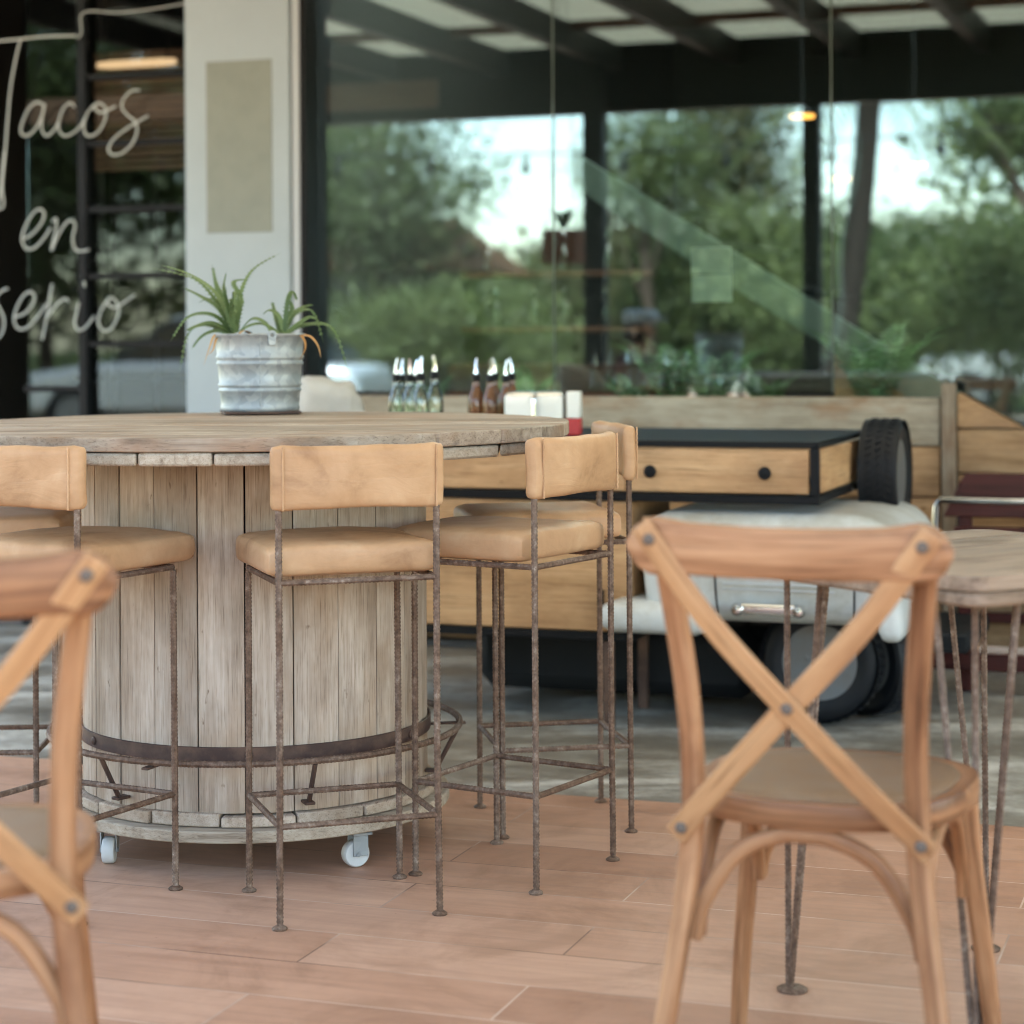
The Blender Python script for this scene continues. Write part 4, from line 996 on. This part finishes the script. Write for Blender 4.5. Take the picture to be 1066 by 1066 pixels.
# seated guest seen through the middle glass panel
px_, pz_ = IN(655, 345, 5.6); gp = F(px_, -5.6)
gs = thing('cafe_seat', 'low wooden stool under the seated guest mirrored in the glass', 'stool', gp+Vector((0, 0, -.005)), FROT)
b = MB(); b.lathe([(0, .42), (.17, .42), (.18, .43), (.18, .448), (.17, .455), (0, .455)], 24); b.build('seat', M['cart_wood'], gs); b = MB()
for sx in (-1, 1):
    for sy in (-1, 1): b.tube([(sx*.16, sy*.16, 0), (sx*.11, sy*.11, .42)], .016, 8)
b.build('legs', M['cart_wood'], gs)
pe = thing('person', 'person in a grey cap and maroon shirt seated on the terrace, mirrored in the glass', 'person', gp, FROT+R(-80))
def skin_body(name, joints, edges, mat, parent, sub=2):
    me = bpy.data.meshes.new(name); me.from_pydata([j_[0] for j_ in joints], edges, []); o = bpy.data.objects.new(name, me); col.objects.link(o); o.parent = parent
    m_ = o.modifiers.new('skin', 'SKIN'); m_.use_smooth_shade = True
    for v, j_ in zip(me.skin_vertices[0].data, joints): v.radius = (j_[1], j_[1] if len(j_) < 3 else j_[2])
    me.skin_vertices[0].data[0].use_root = True
    s_ = o.modifiers.new('subdivision', 'SUBSURF'); s_.levels = s_.render_levels = sub; me.materials.append(mat); return o
J = [((0, 0, .53), .12, .10), ((0, .01, .72), .12, .09), ((0, .02, .90), .13, .09), ((0, .03, 1.0), .06), ((0, .045, 1.07), .048), ((0, .06, 1.13), .075, .085), ((0, .065, 1.20), .078, .09), ((0, .06, 1.25), .055)]
E = [(i, i+1) for i in range(7)]
for s in (-1, 1):
    k = len(J); J += [((s*.17, .02, .95), .055), ((s*.21, .04, .72), .042), ((s*.17, .24, .62), .034), ((s*.16, .31, .61), .03)]; E += [(2, k), (k, k+1), (k+1, k+2), (k+2, k+3)]
    for f in range(5):
        J += [((s*(.16+.016*(f-2)), .35, .605-.004*abs(f-2)), .009), ((s*(.16+.019*(f-2)), .39-.006*abs(f-1), .585), .007)]; m_ = len(J); E += [(k+3, m_-2), (m_-2, m_-1)]
    k = len(J); J += [((s*.10, .08, .52), .085), ((s*.13, .44, .50), .062), ((s*.13, .42, .08), .042), ((s*.13, .54, .04), .035)]; E += [(0, k), (k, k+1), (k+1, k+2), (k+2, k+3)]
skin_body('body', J, E, M['skin'], pe)
skin_body('shirt', [((0, 0, .58), .135, .115), ((0, .01, .74), .135, .105), ((0, .02, .92), .14, .105), ((0, .03, 1.0), .075), ((-.17, .02, .95), .068), ((-.205, .035, .78), .058), ((.17, .02, .95), .068), ((.205, .035, .78), .058)], [(0, 1), (1, 2), (2, 3), (2, 4), (4, 5), (2, 6), (6, 7)], M['maroon'], pe)
skin_body('trousers', [((0, 0, .53), .13, .115)]+sum([[((s*.10, .08, .53), .098), ((s*.13, .44, .505), .075), ((s*.13, .42, .12), .056)] for s in (-1, 1)], []), [(0, 1), (1, 2), (2, 3), (0, 4), (4, 5), (5, 6)], M['apron'], pe)
b = MB(); b.rbox((0, .035, 1.17), (.086, .085, .10), .07, 8); b.build('hair', M['hair'], pe, 60)
b = MB(); b.rbox((0, .06, 1.245), (.092, .105, .05), .05, 8); b.prism([(math.cos(R(a))*.075, .145+math.sin(R(a))*.09) for a in range(0, 181, 15)], 1.225, 1.237); b.build('cap', M['cap'], pe, 60)
b = MB(); b.rbox((0, .152, 1.155), (.012, .02, .02), .01, 4)
for s in (-1, 1): b.rbox((s*.085, .055, 1.15), (.01, .018, .03), .009, 4)
b.build('nose_and_ears', M['skin'], pe, 60)
b = MB()
for s in (-1, 1): b.rbox((s*.032, .143, 1.178), (.012, .006, .007), .005, 4)
b.rbox((0, .143, 1.108), (.024, .005, .005), .004, 4); b.build('eyes_and_mouth', M['hair'], pe, 60)

# ------------------------------------------------------------------ dark red bench at the right
bp = -.52; be0 = A(975, 600, bp)
be = fac('garden_bench', 'dark red wooden bench with chrome arm rail before the plank wall', 'bench', be0, bp)
def bz_(px, py): a, z = fa(px, py, bp); return a-be0, z
xw = 1.25; z_t, z_b = bz_(1030, 494)[1], bz_(1030, 530)[1]
def plank(name, x0, x1_, y, z0, z1, th, sl=0, mat='mahogany', parent=None):
    b = MB(); b.add([(x0-sl, y, z0), (x1_+sl, y, z0), (x1_, y, z1), (x0, y, z1), (x0-sl, y+th, z0), (x1_+sl, y+th, z0), (x1_, y+th, z1), (x0, y+th, z1)], [[0, 1, 2, 3], [4, 5, 6, 7], [0, 1, 5, 4], [1, 2, 6, 5], [2, 3, 7, 6], [3, 0, 4, 7]])
    return b.build(name, M[mat], parent or be, 30, .004)
plank('backrest', .085, xw-.085, .035, z_b-.03, z_t, .03, .07)
plank('backrest_rail', .05, xw-.05, .037, z_b-.16, z_b-.06, .025)
for x in (.06, xw-.10): b = MB(); b.box((x+.02, .085, (z_t-.03)/2), (.04, .035, z_t-.03), .004, 2); b.build('back_leg', M['mahogany'], be)
zs_ = .43
b = MB()
for i in range(4): b.box((xw/2, .15+i*.085, zs_), (xw-.1, .075, .022), .004)
b.build('seat', M['mahogany'], be)
zl0, zl1 = bz_(1030, 699)[1], bz_(1030, 681)[1]; zm = bz_(1030, 660)[1]
plank('stretcher', -.03, xw+.03, -.005, zl0, zl1, .03); plank('stretcher', .02, xw, .40, zm-.02, zm+.015, .03)
for x in (.02, xw-.06): b = MB(); b.box((x+.02, .40, zs_/2-.006), (.045, .03, zs_-.012), .004, 2); b.build('front_leg', M['mahogany'], be)
for x in (.30, .62, .94): b = MB(); b.tube([(x, .10, zl1-.03), (x, .11, zs_-.012)], .014, 8); b.box((x, .10, zl0-.0), (.05, .2, .02), .003); b.build('black_stay', M['black'], be)
za_ = bz_(1020, 521)[1]
b = MB(); b.tube([(-.012, .02, zs_), (.0, .005, za_-.02), (.012, .0, za_), (xw-.012, .0, za_), (xw, .005, za_-.02), (xw+.012, .02, zs_)], .011, 10); b.build('arm_rail', M['chrome'], be, 60)
# ------------------------------------------------------------------ roof over the terrace
RB = -5.2      # outer beam, metres before the shop front
pg = fac('terrace_roof', 'terrace roof of translucent sheets on dark rafters and an outer beam', 'roof', 0, 0)
zbm = 2.50
b = MB(); b.box((0, RB, zbm+.13), (12.5, .12, .26), .004); b.build('beam', M['black'], pg)
for k in range(17):
    x = -6+k*.75; b = MB(); b.box((x, RB/2, zbm+.355), (.075, -RB+.3, .16), .003, 1); b.build('rafter', M['black'], pg)
for k in range(3):
    b = MB(); b.box((0, RB*(k+.5)/3.0, zbm+.42), (12.4, .05, .05), .003, 0); b.build('purlin', M['ceil_wood'], pg)
b = MB(); b.box((0, RB-.16, zbm+.345), (12.5, .03, .206), .003); b.build('gutter_board', M['black'], pg)
b = MB(); b.box((0, RB/2-.03, zbm+.455), (12.6, -RB+.35, .012), .002); b.build('roof_sheets', M['panel'], pg)
xb = A(420, 95, 5.0); b = MB(); b.box((xb-1.9, RB+.20, zbm+.15), (4.2, .03, .17), .003); b.build('fascia_board', M['slat_wood'], pg)
x = A(616, 200, -RB-.25); b = MB(); b.box((x, RB+.25, zbm/2+.12), (.125, .12, zbm+.30), .004, 2); b.build('thick_post', M['black'], pg)
for px in (843, 1500):
    x = A(px, 200, -RB); b = MB(); b.box((x, RB, zbm/2-.03), (.10, .10, zbm+.058), .004, 2); b.build('post', M['black'], pg)

# ------------------------------------------------------------------ garden behind the camera, seen mirrored in the glass
def leafcloud(name, cen, rad, n, size, mat, parent, seed, flat=1.0):
    r = np.random.default_rng(seed); k = max(6, n//70)
    d = r.normal(size=(k, 3)); d /= np.linalg.norm(d, axis=1)[:, None]; c = d*(r.random((k, 1))**.45)*np.array(rad)*.85+np.array(cen)
    w = r.integers(0, k, n); p = c[w]+r.normal(size=(n, 3))*np.array(rad)*.16
    t = r.normal(size=(n, 3)); t /= np.linalg.norm(t, axis=1)[:, None]; q = r.normal(size=(n, 3)); s = np.cross(t, q); s /= np.linalg.norm(s, axis=1)[:, None]
    L = size*(.6+.8*r.random((n, 1))); v = np.empty((n, 4, 3)); v[:, 0] = p-t*L; v[:, 1] = p+s*L*.42; v[:, 2] = p+t*L; v[:, 3] = p-s*L*.42
    me = bpy.data.meshes.new(name); me.vertices.add(4*n); me.vertices.foreach_set('co', v.ravel())
    me.loops.add(4*n); me.loops.foreach_set('vertex_index', np.arange(4*n, dtype=np.int32)); me.polygons.add(n); me.polygons.foreach_set('loop_start', np.arange(0, 4*n, 4, dtype=np.int32))
    me.update(); a = me.attributes.new('rnd', 'FLOAT', 'POINT'); cl = r.random(k)
    a.data.foreach_set('value', np.repeat(np.clip(cl[w]*.6+r.random(n)*.4, 0, 1), 4)); me.materials.append(M[mat])
    o = bpy.data.objects.new(name, me); col.objects.link(o); o.parent = parent; return o
def tree(px, py, bv, rx, rz, n, size, mat, lab, seed, cat='tree', name='garden_tree', lean=0):
    a, z = fa(px, py, bv); base = F(a, -bv, -.06); r = random.Random(seed)
    rz_ = r.uniform(0, 6); t = thing(name, lab, cat, base, 0 if lean else rz_, 'garden trees and shrubs')
    b = MB(); z += .06; top = z+rz*.5
    tr = smoothpath([(lean, 0, 0), (lean*.6+r.uniform(-.1, .1), r.uniform(-.1, .1), z*.35), (r.uniform(-.15, .15), r.uniform(-.15, .15), z*.75), (0, 0, top)], 5)
    b.tube(tr, .1, 9, rs=[.028*z*(1.2-i/len(tr)) for i in range(len(tr))])
    for i in range(7):
        p = tr[min(len(tr)-2, 6+i)]; az = r.uniform(0, 6.3); e = Vector((math.cos(az)*rx*.7, math.sin(az)*rx*.7, z+r.uniform(-.3, .6)*rz)); m_ = p.lerp(e, .5)+Vector((0, 0, -.1*rz))
        b.tube(smoothpath([p, m_, e], 4), .03, 6, rs=[.011*z*(1.1-j/9) for j in range(9)])
    b.build('trunk', M['bark'], t); leafcloud('crown', (0, 0, z), (rx, rx, rz), n, size, mat, t, seed)
tree(395, 190, 22, 1.95, 1.5, 9500, .06, 'leaf_dark', 'dense dark tree mirrored in the first glass panel', 1)
tree(300, 150, 26, 2.6, 2.4, 7000, .12, 'leaf_mid', 'tree mirrored beside the grey pillar', 2)
tree(672, 175, 25, 1.25, 1.3, 5000, .065, 'leaf_mid', 'tree mirrored just right of the thick roof post', 3)
tree(765, 165, 29, 1.6, 1.9, 6500, .08, 'leaf_dry', 'olive tree mirrored left of the slim dark post', 4)
tree(1050, 115, 17, 1.0, .75, 3000, .055, 'leaf_dark', 'overhanging dark branch tree mirrored at the right photo edge', 5, lean=2.4)
tree(1045, 310, 20, 1.6, 1.35, 12000, .055, 'leaf_mid', 'round green shrub tree mirrored above the dark red bench', 6)
tree(920, 310, 31, 2.4, 1.7, 12000, .08, 'leaf_dark', 'broad dark tree mirrored beyond the palm', 7)
tree(560, 325, 34, 2.4, 1.1, 9000, .075, 'leaf_mid', 'low tree mirrored under the blue sky gap', 8)
tree(450, 345, 21, 2.2, .85, 12000, .055, 'leaf_mid', 'shrub mirrored above the clear bottles', 9)
tree(660, 310, 30, 2.4, 1.8, 13000, .075, 'leaf_dry', 'olive shrub mirrored right of the thick roof post', 10)
tree(770, 310, 27, 2.2, 1.7, 13000, .07, 'leaf_mid', 'green shrub mirrored behind the white notice', 12)
tree(45, 150, 18, 2.9, 2.3, 16000, .10, 'leaf_dark', 'dark tree mirrored behind the white lettering', 13)
tree(850, 310, 36, 2.6, 2.2, 9000, .10, 'leaf_mid', 'far tree mirrored by the slim dark post', 14)
tree(1180, 200, 24, 3.0, 2.6, 6000, .13, 'leaf_mid', 'tree mirrored beyond the right photo edge', 15)
tree(-250, 220, 24, 3.2, 2.4, 5000, .13, 'leaf_mid', 'tree mirrored beyond the left photo edge', 16)
wd_ = tag(bpy.data.objects.new('far_woods', None), kind=None); bpy.data.objects.remove(wd_)
wc = F(2, -52, 2.0); ow = leafcloud('far_woods', (0, 0, 0), (42, 5, 2.4), 26000, .32, 'leaf_dry', None, 99); ow.location = wc; ow.rotation_euler = (0, 0, FROT); tag(ow, 'mass of distant trees closing the garden', 'woods', kind='stuff')
# leaning palm
a0, z0 = fa(872, 330, 13); a1, z1 = fa(905, 92, 13)
pb_ = F(a0, -13, -.06); pm = thing('palm_tree', 'leaning palm with trunk darkened as shade mirrored right of the last glass joint', 'palm tree', pb_, 0, 'garden trees and shrubs')
topv = U*(a1-a0)+Vector((0, 0, z1+.06)); b = MB(); pth = smoothpath([Vector((0, 0, 0))-U*.25, topv*.45-U*.03, topv], 10)
b.tube(pth, .09, 12, rs=[.14*(1-.2*i/len(pth))*(1.04 if i % 2 else .97) for i in range(len(pth))]); b.build('trunk', M['shaded_palm_bark'], pm)
for k in range(6):
    az = k*2*math.pi/6+.5; d = Vector((math.cos(az), math.sin(az), 0)); b = MB(); pts = [topv+d*(1.5*u_)+Vector((0, 0, .5*u_-1.45*u_**2.1)) for u_ in [j_/20 for j_ in range(21)]]
    b.tube(pts[::2], .012, 5); sd = Vector((-d.y, d.x, 0))
    for j_ in range(2, 20):
        tg = (pts[j_+1]-pts[j_]).normalized()
        for s in (-1, 1): blade(b, pts[j_], (sd*s*.8+tg*.5+Vector((0, 0, -.55))).normalized(), tg, .42*math.sin(math.pi*(j_+2)/24), .018, rng.random())
    b.build('frond', M['leaf_mid'], pm)
b = MB(); b.tube([p+Vector((.0, .0, 0))+U*-.08+N*.15+U*.05*math.sin(i*.9) for i, p in enumerate(pth)], .009, 6); b.build('cable', M['stringer'], pm)
# small pale house with thatched roof
a, z = fa(425, 330, 24); hs = fac('garden_house', 'pale house with brown thatched roof mirrored in the first glass panel', 'house', a, -24, -.06)
zt_ = Z(425, 278, 24)+.06
b = MB(); b.box((0, 0, zt_/2), (1.9, 2.5, zt_), .02); b.build('wall', M['render'], hs)
b = MB(); ov = 1.5; zr = zt_+.75
b.add([(-ov, -1.7, zt_-.1), (ov, -1.7, zt_-.1), (ov, 1.7, zt_-.1), (-ov, 1.7, zt_-.1), (-.8, 0, zr), (.8, 0, zr)], [[0, 1, 5, 4], [1, 2, 5], [2, 3, 4, 5], [3, 0, 4], [0, 1, 2, 3]]); b.build('roof', M['thatch'], hs)
# string of bulbs
l0, z0 = fa(330, 168, 9.5); l1, z1 = fa(1000, 150, 9.5); sl_ = fac('string_light', 'black string of small bulbs hung over the garden, mirrored against the sky', 'string light', 0, -9.5)
b = MB(); L = []
for i in range(41): t_ = i/40; L.append((l0-3+(l1-l0+6)*t_, 0, (z0+z1)/2+.15-1.0*(.25-(t_-.5)**2)+.12))
b.tube(L, .007, 6); b.build('cable', M['black'], sl_)
for i in range(2, 40, 3):
    b = MB(); x, _, z = L[i]; b.lathe([(0, -.17), (.03, -.15), (.036, -.12), (.018, -.07), (.018, -.0), (0, 0)], 12, T(x, 0, z-.004)); b.build('bulb', M['black'], sl_)
for i, x in enumerate((L[0][0], L[-1][0])):
    p_ = fac('light_pole', ('black pole holding the near end of the bulb string', 'black pole holding the far end of the bulb string')[i], 'pole', x, -9.5, -.06); b = MB(); b.tube([(0, 0, 0), (0, 0, L[0][2]+.1)], .04, 10); b.lathe([(0, 0), (.09, 0), (.09, .01), (.04, .02)], 14); b.build('shaft', M['black'], p_)
# parked cars
def make_car():
    t = thing('parked_car', 'x', 'car')
    def side(pts, w, mat, name, parent, bev):
        b = MB(); b.prism(pts, -w/2, w/2, RX(R(90))); return b.build(name, mat, parent, 30, bev)
    side([(-2.05, .32), (2.05, .32), (2.12, .55), (2.0, .78), (1.0, .92), (-1.2, .95), (-2.05, .86), (-2.12, .55)], 1.72, M['silver_paint'], 'body', t, .09)
    side([(-1.75, .94), (.95, .91), (.25, 1.38), (-.2, 1.46), (-1.05, 1.43)], 1.46, M['car_glass'], 'windows', t, .05)
    side([(-1.08, 1.425), (.22, 1.375), (.18, 1.43), (-.2, 1.50), (-.95, 1.47)], 1.36, M['silver_paint'], 'roof', t, .02)
    for x in (-1.3, 1.32):
        for y in (-.80, .80): tyre(t, 'wheel', T(x, y, .32) @ RX(R(90)), .32, .2)
    for y in (-.6, .6):
        b = MB(); b.rbox((2.06, y, .66), (.04, .16, .07), .03, 5); b.build('headlight', M['white_plastic'], t)
    for x in (-2.08, 2.1): b = MB(); b.rbox((x, 0, .42), (.06, .82, .07), .05, 6); b.build('bumper', M['black'], t)
    return t
cr0 = make_car(); a, _ = fa(210, 400, 15)
place(cr0, F(a, -15, -.06), FROT+R(172), 'silver car mirrored low in the lettered window', 'cars parked by the garden')
a, _ = fa(1120, 370, 24); place(copy_tree(cr0), F(a, -24, -.06), FROT+R(8), 'silver car mirrored at the right photo edge above the bench', 'cars parked by the garden')

# ------------------------------------------------------------------ light, sky, camera
W = bpy.data.worlds.new('World'); sc.world = W; W.use_nodes = True; nt_ = W.node_tree
sky = nt_.nodes.new('ShaderNodeTexSky'); sky.sky_type = 'NISHITA'; sky.sun_disc = False
EL, AZ = R(52), R(28)
sky.sun_elevation = EL; sky.sun_rotation = AZ; sky.air_density = 1.0; sky.dust_density = .7; sky.ozone_density = 1
bg = nt_.nodes['Background']; bg.inputs[1].default_value = .15; tn = nt_.nodes.new('ShaderNodeMix'); tn.data_type = 'RGBA'; tn.blend_type = 'MULTIPLY'; tn.inputs[0].default_value = 1; tn.inputs[7].default_value = (1.09, 1.0, .87, 1)
nt_.links.new(sky.outputs[0], tn.inputs[6]); nt_.links.new(tn.outputs[2], bg.inputs[0])
sd_ = bpy.data.lights.new('sun', 'SUN'); sd_.energy = 5.0; sd_.angle = R(.5); sd_.color = (1, .94, .86)
so = bpy.data.objects.new('sun', sd_); col.objects.link(so)
dv = Vector((math.sin(AZ)*math.cos(EL), math.cos(AZ)*math.cos(EL), math.sin(EL))); so.rotation_euler = dv.to_track_quat('Z', 'Y').to_euler(); so.location = dv*30
cd = bpy.data.cameras.new('camera'); cam = bpy.data.objects.new('camera', cd); col.objects.link(cam)
cam.matrix_world = Matrix.Translation((0, 0, H)) @ RX(R(90)) @ RZ(-ROLL)
cd.sensor_width = 36; cd.lens = K/1066*36; cd.shift_y = -(533-HY)/1066; cd.clip_start = .05; cd.clip_end = 400
cd.dof.use_dof = True; cd.dof.focus_distance = 4.35; cd.dof.aperture_fstop = 2.7
sc.camera = cam
sc.view_settings.view_transform = 'Standard'; sc.view_settings.look = 'None'; sc.view_settings.gamma = 1; sc.view_settings.exposure = 3.14
sc.render.engine = 'CYCLES'; cy = sc.cycles
cy.use_denoising = True; cy.filter_width = 1.0; cy.max_bounces = 10; cy.diffuse_bounces = 5; cy.glossy_bounces = 4; cy.transparent_max_bounces = 16; cy.transmission_bounces = 6
cy.caustics_reflective = False; cy.caustics_refractive = False; cy.sample_clamp_indirect = 6
